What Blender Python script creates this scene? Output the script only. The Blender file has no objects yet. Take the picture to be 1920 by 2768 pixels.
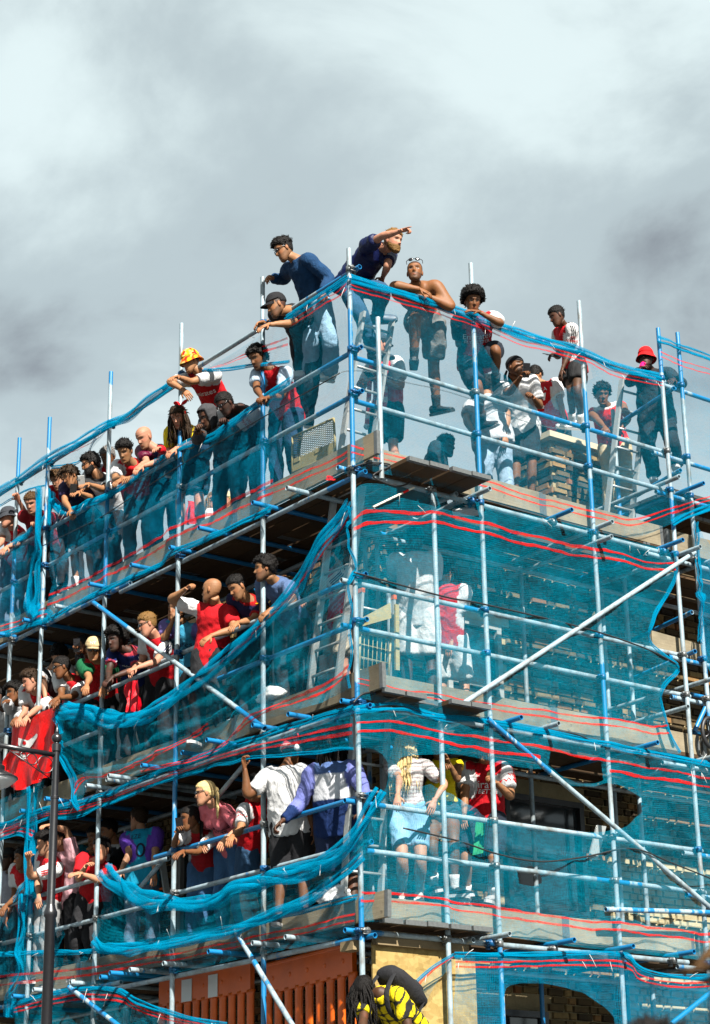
import bpy, bmesh, math, random
import numpy as np
from mathutils import Vector, Matrix, noise
from mathutils.bvhtree import BVHTree
random.seed(7)
rng = np.random.default_rng(7)
sc = bpy.context.scene
COL = sc.collection
R = math.radians

# ------------------------------------------------------------------ camera
CAM_POS = np.array([-10.2545, -13.2774, 1.7])
PITCH, ROLL, YAW, FPX = 0.354474626, -0.0187997636, 0.658289786, 5309.09
fw = np.array([math.sin(YAW)*math.cos(PITCH), math.cos(YAW)*math.cos(PITCH), math.sin(PITCH)])
_r = np.array([math.cos(YAW), -math.sin(YAW), 0.0]); _u = np.cross(_r, fw)
rt = _r*math.cos(ROLL)+_u*math.sin(ROLL); up = -_r*math.sin(ROLL)+_u*math.cos(ROLL)
cd = bpy.data.cameras.new('camera'); cam = bpy.data.objects.new('camera', cd); COL.objects.link(cam)
M4 = Matrix(((rt[0], up[0], -fw[0], CAM_POS[0]), (rt[1], up[1], -fw[1], CAM_POS[1]), (rt[2], up[2], -fw[2], CAM_POS[2]), (0, 0, 0, 1)))
cam.matrix_world = M4
cd.sensor_fit = 'VERTICAL'; cd.sensor_height = 24.0; cd.lens = FPX/2768*24.0
cd.clip_start = 0.1; cd.clip_end = 4000
cd.dof.use_dof = True; cd.dof.focus_distance = 18.8; cd.dof.aperture_fstop = 5.6
sc.camera = cam

# ------------------------------------------------------------------ sky and sun
SUN_EL, SUN_OFF = 41.0, 17.0          # elevation; degrees left of the right facade's normal
sv = Vector((-math.sin(R(SUN_OFF))*math.cos(R(SUN_EL)), -math.cos(R(SUN_OFF))*math.cos(R(SUN_EL)), math.sin(R(SUN_EL))))
sd = bpy.data.lights.new('sun', 'SUN'); sd.energy = 5.0; sd.angle = R(0.55); sd.color = (1.0, 0.955, 0.88)
sun = bpy.data.objects.new('sun', sd); COL.objects.link(sun)
sun.rotation_euler = sv.to_track_quat('Z', 'Y').to_euler(); sun.location = (-6, -14, 22)
w = bpy.data.worlds.new('World'); sc.world = w; w.use_nodes = True
nt = w.node_tree; nt.nodes.clear()
def wn(t, **k):
    n = nt.nodes.new(t)
    for a, b in k.items(): setattr(n, a, b)
    return n
wo = wn('ShaderNodeOutputWorld'); bg = wn('ShaderNodeBackground'); bg.inputs['Strength'].default_value = 0.1
sky = wn('ShaderNodeTexSky', sky_type='NISHITA', sun_disc=False)
sky.sun_elevation = R(SUN_EL); sky.sun_rotation = math.atan2(sv.x, sv.y); sky.air_density = 1.0; sky.dust_density = 2.0
tc = wn('ShaderNodeTexCoord')
mp = wn('ShaderNodeMapping'); mp.inputs['Scale'].default_value = (1, 1, 1.7); mp.inputs['Location'].default_value = (0.37, 0.1, 0.05)
n1 = wn('ShaderNodeTexNoise'); n1.inputs['Scale'].default_value = 4.3; n1.inputs['Detail'].default_value = 12; n1.inputs['Roughness'].default_value = 0.56; n1.inputs['Distortion'].default_value = 0.35
n2 = wn('ShaderNodeTexNoise'); n2.inputs['Scale'].default_value = 2.1; n2.inputs['Detail'].default_value = 3; n2.inputs['Roughness'].default_value = 0.5
L = nt.links.new
L(tc.outputs['Generated'], mp.inputs['Vector']); L(mp.outputs[0], n1.inputs['Vector']); L(mp.outputs[0], n2.inputs['Vector'])
def wmath(op, a, b):
    m = wn('ShaderNodeMath', operation=op)
    for i, v in enumerate((a, b)):
        if isinstance(v, (int, float)): m.inputs[i].default_value = v
        else: L(v, m.inputs[i])
    return m.outputs[0]
# the cloud bank: broad bright and dark masses (unit directions), broken by noise
def mass(px, py, rad, amt):
    d = fw+rt*(px-960)/FPX-up*(py-1384)/FPX; d = d/np.linalg.norm(d)
    v = wn('ShaderNodeVectorMath', operation='DISTANCE'); v.inputs[1].default_value = d
    L(tc.outputs['Generated'], v.inputs[0])
    q = wmath('MULTIPLY', wmath('DIVIDE', v.outputs['Value'], rad), wmath('DIVIDE', v.outputs['Value'], rad))
    return wmath('MULTIPLY', wmath('POWER', 2.718, wmath('MULTIPLY', q, -1.0)), amt)
dens = wmath('ADD', wmath('MULTIPLY', n1.outputs['Fac'], 1.15), wmath('MULTIPLY', n2.outputs['Fac'], 0.25))
for m in ((100, 880, .075, -.14), (1800, 700, .075, -.14), (700, 560, .05, -.03), (1650, 120, .10, .10), (60, 330, .055, .14), (900, 480, .09, .05), (1500, 760, .04, .14), (560, 950, .05, .10), (380, 1050, .03, .10), (1100, 900, .05, .12), (900, 60, .13, .02), (1250, 420, .07, .05), (60, 620, .03, .07)):
    dens = wmath('ADD', dens, mass(*m))
cr = wn('ShaderNodeValToRGB'); L(dens, cr.inputs['Fac'])
cr.color_ramp.interpolation = 'EASE'
e = cr.color_ramp.elements
e[0].position = 0.34; e[0].color = (0.75, 0.83, 0.89, 1)
e[1].position = 0.90; e[1].color = (2.30, 2.66, 2.66, 1)
k_ = e.new(0.60); k_.color = (1.45, 1.71, 1.76, 1)
mx = wn('ShaderNodeMix', data_type='RGBA'); mx.inputs['Factor'].default_value = 0.95
L(sky.outputs[0], mx.inputs[6]); L(cr.outputs[0], mx.inputs[7]); L(mx.outputs[2], bg.inputs['Color']); L(bg.outputs[0], wo.inputs[0])
vs = sc.view_settings; vs.view_transform = 'Standard'; vs.look = 'None'; vs.exposure = 1.82; vs.gamma = 1.0; vs.use_curve_mapping = False
sc.render.engine = 'CYCLES'; sc.cycles.transparent_max_bounces = 24; sc.cycles.max_bounces = 6; sc.cycles.diffuse_bounces = 3

# ------------------------------------------------------------------ measuring: a sight line meets a facade plane
def sight(x, y): return fw+rt*(x-960)/FPX-up*(y-1384)/FPX
def onR(x, y, d=0.0):                  # right facade (plane y = d)
    v = sight(x, y); return CAM_POS+v*((d-CAM_POS[1])/v[1])
def onL(x, y, d=0.0):                  # left facade (plane x = d)
    v = sight(x, y); return CAM_POS+v*((d-CAM_POS[0])/v[0])
def on(face, x, y, d=0.0): return onR(x, y, d) if face == 'R' else onL(x, y, d)
VIEW = dict(S=(0, 0, 1), P1=(900, 640, 3.028), P2=(400, 700, 2.85), P3=(1400, 820, 2.877), P4=(0, 1100, 2.877), C1=(0, 900, 2.2167), C2=(640, 560, 2.2167), C3=(1200, 700, 2.2167), C4=(0, 1450, 2.2167), C5=(640, 1250, 2.2167), C6=(1200, 1350, 2.2167), C7=(0, 2050, 2.2167), C8=(640, 1900, 2.046), C9=(1240, 2000, 2.347), E1=(0, 2400, 1.6625), E2=(900, 2400, 1.5647), E3=(1600, 1350, 3.068), E4=(0, 1900, 3.836), E5=(640, 1230, 3.152))
def px(view, x, y):
    a, b, s = VIEW[view]; return a+x/s, b+y/s

# ------------------------------------------------------------------ materials
MATS = {}
def new_mat(name):
    m = bpy.data.materials.new(name); m.use_nodes = True; m.node_tree.nodes.clear(); MATS[name] = m
    return m, m.node_tree
class NT:
    def __init__(s, t): s.t = t
    def n(s, typ, ins=None, **k):
        n = s.t.nodes.new(typ)
        for a, b in k.items(): setattr(n, a, b)
        for a, b in (ins or {}).items():
            if hasattr(b, 'node'): s.t.links.new(b, n.inputs[a])
            else: n.inputs[a].default_value = b
        return n
    def math(s, op, a, b=0.0): return s.n('ShaderNodeMath', {0: a, 1: b}, operation=op).outputs[0]
    def mix(s, f, a, b): return s.n('ShaderNodeMix', {'Factor': f, 6: a, 7: b}, data_type='RGBA').outputs[2]
    def noise(s, scale, detail=4, rough=.55, vec=None, dist=0.0):
        i = {'Scale': scale, 'Detail': detail, 'Roughness': rough, 'Distortion': dist}
        if vec is not None: i['Vector'] = vec
        return s.n('ShaderNodeTexNoise', i)
    def ramp(s, f, stops):
        r = s.n('ShaderNodeValToRGB', {'Fac': f}); el = r.color_ramp.elements
        el[0].position, el[0].color = stops[0][0], (*stops[0][1], 1); el[1].position, el[1].color = stops[-1][0], (*stops[-1][1], 1)
        for p, c in stops[1:-1]:
            q = el.new(p); q.color = (*c, 1)
        return r.outputs[0]
    def geo(s): return s.n('ShaderNodeNewGeometry').outputs['Position']
    def objc(s): return s.n('ShaderNodeTexCoord').outputs['Object']
    def scale(s, vec, sx, sy, sz): return s.n('ShaderNodeMapping', {'Vector': vec, 'Scale': (sx, sy, sz)}).outputs[0]
    def bump(s, h, strength=.3, dist=.01): return s.n('ShaderNodeBump', {'Height': h, 'Strength': strength, 'Distance': dist}).outputs[0]
    def bsdf(s, col, rough=.6, metal=0.0, normal=None, spec=.5, **k):
        col = s.n('ShaderNodeHueSaturation', {'Color': col, 'Value': .66, 'Saturation': 1.15}).outputs[0]
        i = {'Base Color': col, 'Roughness': rough, 'Metallic': metal, 'Specular IOR Level': spec}
        i.update(k)
        if normal is not None: i['Normal'] = normal
        b = s.n('ShaderNodeBsdfPrincipled', i)
        s.out(b.outputs[0]); return b
    def out(s, sh): s.t.links.new(sh, s.n('ShaderNodeOutputMaterial').inputs['Surface'])
def c4(c): return (c[0], c[1], c[2], 1.0)
def plain(name, col, rough=.6, metal=0.0, var=.25, scale=14.0, bump=.15, spec=.4):
    m, t = new_mat(name); q = NT(t); g = q.objc(); n = q.noise(scale, 5, .6, g)
    c = q.mix(n.outputs['Fac'], c4([v*(1-var) for v in col]), c4([min(1, v*(1+var)) for v in col]))
    q.bsdf(c, rough, metal, q.bump(n.outputs['Fac'], bump, .004), spec); return m

def make_materials():
    # steel tube: vertex colour blue = 1 where it is painted, chipped and scuffed
    m, t = new_mat('tube_paint'); q = NT(t); g = q.geo()
    att = q.n('ShaderNodeAttribute', attribute_name='Col').outputs['Fac']
    n = q.noise(9, 6, .62, q.scale(g, 1, 1, .45)); n2 = q.noise(55, 3, .6, g)
    galv = q.mix(n2.outputs['Fac'], c4((.19, .26, .30)), c4((.42, .52, .57)))
    galv = q.mix(q.ramp(n.outputs['Fac'], [(.45, (0, 0, 0)), (.72, (1, 1, 1))]), galv, c4((.13, .12, .10)))
    blue = q.mix(n2.outputs['Fac'], c4((.025, .135, .32)), c4((.07, .25, .46)))
    k = q.math('ADD', att, q.math('MULTIPLY', q.math('SUBTRACT', n.outputs['Fac'], .5), 1.7))
    f = q.ramp(k, [(.46, (0, 0, 0)), (.56, (1, 1, 1))])
    q.bsdf(q.mix(f, galv, blue), .42, 0.0, q.bump(n2.outputs['Fac'], .25, .002), .55)
    plain('coupler_blue', (.022, .095, .22), .45, .1, .5, 40, .3)
    plain('coupler_steel', (.17, .18, .18), .42, .5, .4, 40, .3)
    plain('black_metal', (.012, .012, .014), .32, .0, .5, 30, .15, .6)
    plain('aluminium', (.36, .375, .365), .38, .35, .3, 25, .2)
    plain('cream_paint', (.33, .28, .15), .5, 0, .25, 22, .2)
    plain('white_plastic', (.64, .64, .62), .4, 0, .08, 9, .1)
    plain('orange_plastic', (.62, .105, .006), .42, 0, .35, 5, .25)
    plain('black_cable', (.012, .012, .013), .5, 0, .3, 30, .1)
    plain('glass_dark', (.015, .018, .02), .08, 0, .2, 3, .02, .8)
    plain('phone_black', (.012, .012, .014), .22, 0, .2, 30, .02, .6)
    plain('rope_blue', (.03, .25, .55), .7, 0, .3, 60, .3)
    plain('frame_white', (.32, .32, .30), .5, 0, .15, 9, .12)
    # scaffold planks; the deck boards' copy has underside shade worked into its dark colour
    for nm, a, b in (('plank_top', (.15, .11, .065), (.30, .24, .15)), ('plank_shaded', (.04, .024, .013), (.10, .062, .033)), ('toe_plank', (.15, .126, .086), (.33, .285, .205))):
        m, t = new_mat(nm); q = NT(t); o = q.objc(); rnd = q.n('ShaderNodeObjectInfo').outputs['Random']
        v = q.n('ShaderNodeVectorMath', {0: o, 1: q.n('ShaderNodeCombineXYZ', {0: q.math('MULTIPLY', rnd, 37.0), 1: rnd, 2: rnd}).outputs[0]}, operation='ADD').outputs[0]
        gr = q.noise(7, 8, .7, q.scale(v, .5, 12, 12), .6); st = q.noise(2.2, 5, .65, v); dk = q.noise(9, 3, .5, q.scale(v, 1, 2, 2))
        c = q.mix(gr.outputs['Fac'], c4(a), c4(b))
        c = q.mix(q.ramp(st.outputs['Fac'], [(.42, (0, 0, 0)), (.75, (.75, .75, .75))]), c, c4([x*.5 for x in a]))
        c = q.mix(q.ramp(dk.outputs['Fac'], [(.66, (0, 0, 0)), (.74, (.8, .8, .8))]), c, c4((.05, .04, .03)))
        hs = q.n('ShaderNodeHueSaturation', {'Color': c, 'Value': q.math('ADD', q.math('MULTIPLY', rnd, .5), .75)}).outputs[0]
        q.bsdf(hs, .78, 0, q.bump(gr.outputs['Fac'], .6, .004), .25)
    # brick and mortar
    def cream_patch(q, c, g, nn):  # blends to pale cream low down at the wall's right end
        sp = q.n('ShaderNodeSeparateXYZ', {0: g}); w1 = q.math('SUBTRACT', q.math('ADD', sp.outputs[0], q.math('MULTIPLY', nn.outputs['Fac'], .6)), 4.75)
        w2 = q.math('SUBTRACT', 5.75, q.math('ADD', sp.outputs[2], q.math('MULTIPLY', nn.outputs['Fac'], .5)))
        f = q.n('ShaderNodeClamp', {0: q.math('MULTIPLY', q.math('MINIMUM', w1, w2), 12.0), 1: 0.0, 2: .92}).outputs[0]
        return q.mix(f, c, c4((.44, .385, .25)))
    for nm, useobj in (('brick_single', True), ('brick_mass', False)):
        m, t = new_mat(nm); q = NT(t); g = q.geo()
        rnd = q.n('ShaderNodeObjectInfo').outputs['Random'] if useobj else q.n('ShaderNodeAttribute', attribute_name='Col').outputs['Fac']
        c = q.ramp(rnd, [(0.0, (.022, .017, .012)), (.3, (.06, .043, .025)), (.55, (.15, .108, .055)), (.8, (.29, .21, .105)), (1.0, (.23, .095, .045))])
        n = q.noise(30, 6, .7, g); n3 = q.noise(1.3, 4, .6, g)
        c = q.mix(q.ramp(n.outputs['Fac'], [(.4, (0, 0, 0)), (.8, (.7, .7, .7))]), c, c4((.05, .04, .03)))
        c = q.mix(q.ramp(n3.outputs['Fac'], [(.48, (0, 0, 0)), (.7, (.6, .6, .6))]), c, c4((.22, .17, .09)))
        c = cream_patch(q, c, g, n3)
        q.bsdf(c, .9, 0, q.bump(n.outputs['Fac'], .7, .006), .2)
    m, t = new_mat('mortar'); q = NT(t); g = q.geo(); n = q.noise(24, 6, .7, g); n3 = q.noise(1.1, 4, .6, g)
    c = q.mix(n.outputs['Fac'], c4((.27, .22, .13)), c4((.52, .43, .27)))
    q.bsdf(cream_patch(q, q.mix(q.ramp(n3.outputs['Fac'], [(.4, (0, 0, 0)), (.7, (.7, .7, .7))]), c, c4((.15, .12, .08))), g, n3), .95, 0, q.bump(n.outputs['Fac'], .8, .01), .15)
    plain('stone', (.48, .42, .30), .85, 0, .3, 8, .4)
    m, t = new_mat('osb'); q = NT(t); g = q.objc(); v = q.n('ShaderNodeTexVoronoi', {'Vector': q.scale(g, 22, 22, 12), 'Scale': 1.0}); v2 = q.n('ShaderNodeTexVoronoi', {'Vector': q.scale(g, 12, 12, 27), 'Scale': 1.0})
    c = q.mix(v.outputs['Color'], c4((.22, .15, .055)), c4((.48, .36, .16))); c = q.mix(.5, c, q.mix(v2.outputs['Color'], c4((.18, .115, .04)), c4((.50, .385, .19))))
    n = q.noise(3, 4, .6, g); c = q.mix(q.ramp(n.outputs['Fac'], [(.5, (0, 0, 0)), (.8, (.5, .5, .5))]), c, c4((.25, .17, .08)))
    q.bsdf(c, .7, 0, q.bump(v.outputs['Distance'], .4, .004), .3)
    m, t = new_mat('asphalt'); q = NT(t); n = q.noise(60, 6, .7, q.geo()); q.bsdf(q.mix(n.outputs['Fac'], c4((.03, .03, .032)), c4((.075, .075, .075))), .9, 0, q.bump(n.outputs['Fac'], .5, .01))
    m, t = new_mat('paving'); q = NT(t); n = q.noise(12, 6, .7, q.geo()); q.bsdf(q.mix(n.outputs['Fac'], c4((.16, .155, .14)), c4((.30, .29, .265))), .9, 0, q.bump(n.outputs['Fac'], .4, .01))
    plain('roofing', (.06, .06, .065), .8, 0, .3, 5, .3)
    # debris netting: woven threads with open holes; two weights
    def net(nm, base, cover, trans, thr=430.0, amp=1.0):
        m, t = new_mat(nm); q = NT(t); g = q.geo(); uv = q.n('ShaderNodeUVMap').outputs[0]
        n = q.noise(1.7, 6, .65, q.scale(g, 1, 1, 1.6)); n2 = q.noise(14, 5, .7, q.scale(uv, 1, 2.5, 1)); n3 = q.noise(55, 2, .5, q.scale(uv, 1, 1.0, 1))
        sp = q.n('ShaderNodeSeparateXYZ', {0: uv})
        wv = q.math('MULTIPLY', q.math('SINE', q.math('MULTIPLY', sp.outputs[0], thr)), .10); wh = q.math('MULTIPLY', q.math('SINE', q.math('MULTIPLY', sp.outputs[1], thr)), .08)
        al = q.math('ADD', q.math('ADD', wv, wh), cover)
        al = q.math('ADD', al, q.math('MULTIPLY', q.math('SUBTRACT', n.outputs['Fac'], .5), .46*amp))
        al = q.math('ADD', al, q.math('MULTIPLY', q.math('SUBTRACT', n2.outputs['Fac'], .5), .42*amp))
        al = q.math('ADD', al, q.math('MULTIPLY', q.math('SUBTRACT', n3.outputs['Fac'], .5), .26*amp))
        al = q.n('ShaderNodeClamp', {0: al, 1: .08, 2: .94}).outputs[0]
        c = q.mix(n.outputs['Fac'], c4([v*.72 for v in base]), c4([v*1.28 for v in base]))
        bp = q.bump(n2.outputs['Fac'], .5, .03); d = q.n('ShaderNodeBsdfDiffuse', {'Color': c, 'Roughness': .6, 'Normal': bp}); tr = q.n('ShaderNodeBsdfTranslucent', {'Color': c, 'Normal': bp})
        s = q.n('ShaderNodeMixShader', {0: trans, 1: d.outputs[0], 2: tr.outputs[0]})
        o = q.n('ShaderNodeMixShader', {0: al, 1: q.n('ShaderNodeBsdfTransparent').outputs[0], 2: s.outputs[0]})
        q.out(o.outputs[0])
    net('net_light', (.003, .25, .39), .135, .45)
    net('net_mid', (.001, .28, .47), .235, .42)
    net('net_fold', (.001, .29, .48), .44, .45)
    net('net_sheer', (.001, .31, .46), .20, .42)
    net('net_heavy', (.002, .18, .40), .60, .42)
    net('net_red', (.62, .012, .008), .62, .40, 430., 2.0)
    # cloth, denim, skin and hair take their dye from the mesh's Col attribute
    for nm, sc1, rough, bs in (('cloth', 420., .85, .25), ('denim', 300., .9, .4), ('satin', 300., .45, .2)):
        m, t = new_mat(nm); q = NT(t); col = q.n('ShaderNodeAttribute', attribute_name='Col').outputs['Color']; o = q.objc()
        n = q.noise(sc1, 2, .6, o); f = q.noise(11, 6, .62, q.scale(o, 1, 1, .6), 1.4)
        k = q.n('ShaderNodeHueSaturation', {'Color': col, 'Value': q.math('ADD', q.math('MULTIPLY', f.outputs['Fac'], .7), .55)}).outputs[0]
        h = q.math('ADD', q.math('MULTIPLY', f.outputs['Fac'], 1.0), q.math('MULTIPLY', n.outputs['Fac'], .05))
        q.bsdf(k, rough, 0, q.bump(h, bs+.25, .035), .25, )
    m, t = new_mat('skin'); q = NT(t); col = q.n('ShaderNodeAttribute', attribute_name='Col').outputs['Color']; o = q.objc()
    n = q.noise(45, 5, .65, o); k = q.n('ShaderNodeHueSaturation', {'Color': col, 'Value': q.math('ADD', q.math('MULTIPLY', n.outputs['Fac'], .5), .6)}).outputs[0]
    n9 = q.noise(11, 4, .6, o); k = q.mix(q.math('MULTIPLY', q.math('SUBTRACT', n9.outputs['Fac'], .45), .9), k, q.n('ShaderNodeMix', {'Factor': .6, 6: k, 7: c4((.35, .10, .07))}, data_type='RGBA').outputs[2])
    q.bsdf(k, .60, 0, q.bump(n.outputs['Fac'], .25, .004), .28)
    m, t = new_mat('hair'); q = NT(t); col = q.n('ShaderNodeAttribute', attribute_name='Col').outputs['Color']; o = q.objc()
    n = q.noise(70, 4, .7, o); k = q.n('ShaderNodeHueSaturation', {'Color': col, 'Value': q.math('ADD', q.math('MULTIPLY', n.outputs['Fac'], 1.2), .4)}).outputs[0]
    q.bsdf(k, .5, 0, q.bump(n.outputs['Fac'], .9, .012), .12)
    m, t = new_mat('shoe'); q = NT(t); col = q.n('ShaderNodeAttribute', attribute_name='Col').outputs['Color']; n = q.noise(60, 3, .6, q.objc())
    q.bsdf(q.n('ShaderNodeHueSaturation', {'Color': col, 'Value': q.math('ADD', q.math('MULTIPLY', n.outputs['Fac'], .4), .8)}).outputs[0], .5, 0, q.bump(n.outputs['Fac'], .2, .004), .35)
    m, t = new_mat('dye'); q = NT(t); col = q.n('ShaderNodeAttribute', attribute_name='Col').outputs['Color']; q.bsdf(col, .7, 0, None, .2)
    m, t = new_mat('clear_bag'); q = NT(t); n = q.noise(20, 5, .6, q.objc()); pb = q.n('ShaderNodeBsdfPrincipled', {'Base Color': c4((.75, .77, .78)), 'Roughness': .25, 'Normal': q.bump(n.outputs['Fac'], .8, .02)})
    q.out(q.n('ShaderNodeMixShader', {0: .62, 1: q.n('ShaderNodeBsdfTransparent').outputs[0], 2: pb.outputs[0]}).outputs[0])
make_materials()

# ------------------------------------------------------------------ mesh building
def nrm(v):
    v = np.asarray(v, float); l = np.linalg.norm(v); return v/l if l > 1e-12 else v
class MB:
    def __init__(s): s.v = []; s.f = []; s.c = []; s.m = []; s.n = 0
    def add(s, v, f, col=None, mi=0):
        v = np.asarray(v, float).reshape(-1, 3); o = s.n
        s.v.append(v); s.n += len(v)
        c = np.zeros((len(v), 3)) if col is None else np.broadcast_to(np.asarray(col, float), (len(v), 3))
        s.c.append(c)
        for q in f: s.f.append(tuple(int(i)+o for i in q)); s.m.append(mi)
        return s
    def box(s, c, hx, hy, hz, X=(1, 0, 0), Y=(0, 1, 0), Z=(0, 0, 1), col=None, mi=0, bev=0.0):
        c = np.asarray(c, float); X, Y, Z = nrm(X), nrm(Y), nrm(Z)
        P = [c+X*hx*i+Y*hy*j+Z*hz*k for i in (-1, 1) for j in (-1, 1) for k in (-1, 1)]
        return s.add(P, [(0, 1, 3, 2), (4, 6, 7, 5), (0, 4, 5, 1), (2, 3, 7, 6), (0, 2, 6, 4), (1, 5, 7, 3)], col, mi)
    def tube(s, pts, rad, n=10, col=None, mi=0, cap=True, ref=None, flat=None, hollow=0.0):
        P = np.asarray(pts, float); k = len(P)
        rad = np.broadcast_to(np.asarray(rad, float), (k,)) if np.ndim(rad) < 2 else np.asarray(rad, float)
        T = np.gradient(P, axis=0); T = np.array([nrm(t) for t in T])
        a = np.asarray(ref, float) if ref is not None else (np.array([0, 0, 1.]) if abs(T[0][2]) < .9 else np.array([1., 0, 0]))
        V = []; cc = []
        u = nrm(a-T[0]*(a@T[0]))
        for i in range(k):
            u = nrm(u-T[i]*(u@T[i])); w_ = np.cross(T[i], u)
            rx, ry = (rad[i], rad[i]) if np.ndim(rad[i]) == 0 else rad[i]
            for j in range(n):
                an = 2*math.pi*j/n; V.append(P[i]+u*math.cos(an)*rx+w_*math.sin(an)*ry)
            if col is not None and np.ndim(col) == 2: cc += [col[i]]*n
        F = [(i*n+j, i*n+(j+1) % n, (i+1)*n+(j+1) % n, (i+1)*n+j) for i in range(k-1) for j in range(n)]
        if cap:
            F.append(tuple(range(n))[::-1]); F.append(tuple(range((k-1)*n, k*n)))
        return s.add(V, F, cc if cc else col, mi)
    def ball(s, c, r, n=10, m=7, col=None, mi=0, X=(1, 0, 0), Y=(0, 1, 0), Z=(0, 0, 1)):
        r = np.broadcast_to(np.asarray(r, float), (3,)); c = np.asarray(c, float); X, Y, Z = nrm(X), nrm(Y), nrm(Z)
        V = [c-Z*r[2]]
        for i in range(1, m):
            a = -math.pi/2+math.pi*i/m
            for j in range(n):
                b = 2*math.pi*j/n; V.append(c+X*r[0]*math.cos(a)*math.cos(b)+Y*r[1]*math.cos(a)*math.sin(b)+Z*r[2]*math.sin(a))
        V.append(c+Z*r[2]); F = []
        for j in range(n): F.append((0, 1+(j+1) % n, 1+j)); F.append((len(V)-1, 1+(m-2)*n+j, 1+(m-2)*n+(j+1) % n))
        for i in range(m-2):
            for j in range(n): F.append((1+i*n+j, 1+i*n+(j+1) % n, 1+(i+1)*n+(j+1) % n, 1+(i+1)*n+j))
        return s.add(V, F, col, mi)
    def mesh(s, name, mats, smooth=True):
        me = bpy.data.meshes.new(name)
        V = np.concatenate(s.v) if s.v else np.zeros((0, 3))
        me.from_pydata(V.tolist(), [], s.f)
        at = me.color_attributes.new('Col', 'FLOAT_COLOR', 'POINT')
        c = np.concatenate(s.c) if s.c else np.zeros((0, 3))
        at.data.foreach_set('color', np.concatenate([c, np.ones((len(c), 1))], 1).astype(np.float32).ravel())
        for m in (mats if isinstance(mats, (list, tuple)) else [mats]): me.materials.append(MATS[m])
        if isinstance(mats, (list, tuple)) and len(mats) > 1: me.polygons.foreach_set('material_index', s.m)
        if smooth: me.polygons.foreach_set('use_smooth', [True]*len(me.polygons))
        me.update(); return me
    def build(s, name, mats, parent=None, smooth=True, angle=None):
        me = s.mesh(name, mats, smooth)
        if angle is not None: me.set_sharp_from_angle(angle=R(angle))
        return link(name, me, parent)
def link(name, me, parent=None):
    o = bpy.data.objects.new(name, me); COL.objects.link(o)
    if parent is not None: o.parent = parent
    return o
def tag(o, label=None, cat=None, group=None, kind=None):
    if label: o['label'] = label
    if cat: o['category'] = cat
    if group: o['group'] = group
    if kind: o['kind'] = kind
    return o
def empty(name, loc=(0, 0, 0)):
    o = bpy.data.objects.new(name, None); COL.objects.link(o); o.location = loc; o.empty_display_size = .1
    return o
def put(o, parent):                    # parent keeping world coordinates (parents are only translated)
    o.parent = parent
    if parent.location.length > 0 and parent.parent is None: o.matrix_parent_inverse = Matrix.Translation(-parent.location)
    return o
def fbm(p, sc_=1.0, o=3): return noise.fractal(Vector(p)*sc_, 1.0, 2.0, o)

# ================================================================== the setting
g = MB(); S_ = 900.0
g.add([(-S_, -S_, 0), (S_, -S_, 0), (S_, S_, 0), (-S_, S_, 0)], [(0, 1, 2, 3)])
tag(g.build('road', 'asphalt', None, False), kind='structure')
g = MB(); g.box((20.4, 22.9, .06), 24, 26.5, .058); tag(g.build('pavement', 'paving', None, False), kind='structure')
g = MB(); g.box((-3.7, 22.9, .066), .1, 26.6, .07); g.box((20.4, -3.7, .066), 24, .1, .07)
tag(g.build('kerb', 'stone', None, False), kind='structure')

# ================================================================== brick building behind the scaffold
W = 1.5; BTOP = 8.95
bld = empty('brick_building', (W, W, .12))
tag(bld, 'dark yellow stock brick building under repair behind the scaffold and netting', 'building')
mo = MB(); mo.box((W+.14+4.5, W+4.87, BTOP/2), 4.5+.1, .1, BTOP/2-.12)     # placeholder core, replaced below
mo = MB()
mo.box(((W+9)/2+.02, W+.16, BTOP/2+.05), (9-W)/2, .13, BTOP/2-.07); mo.box((W+.16, (W+13)/2+.16, BTOP/2+.05), .13, (13-W)/2-.14, BTOP/2-.07)
put(mo.build('wall_core', 'mortar', None, False), bld)
rf_ = MB(); rf_.box(((W+9)/2+.2, (W+13)/2+.2, BTOP+.02), (9-W)/2-.25, (13-W)/2-.25, .04); put(rf_.build('flat_roof', 'roofing', None, False), bld)
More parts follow.
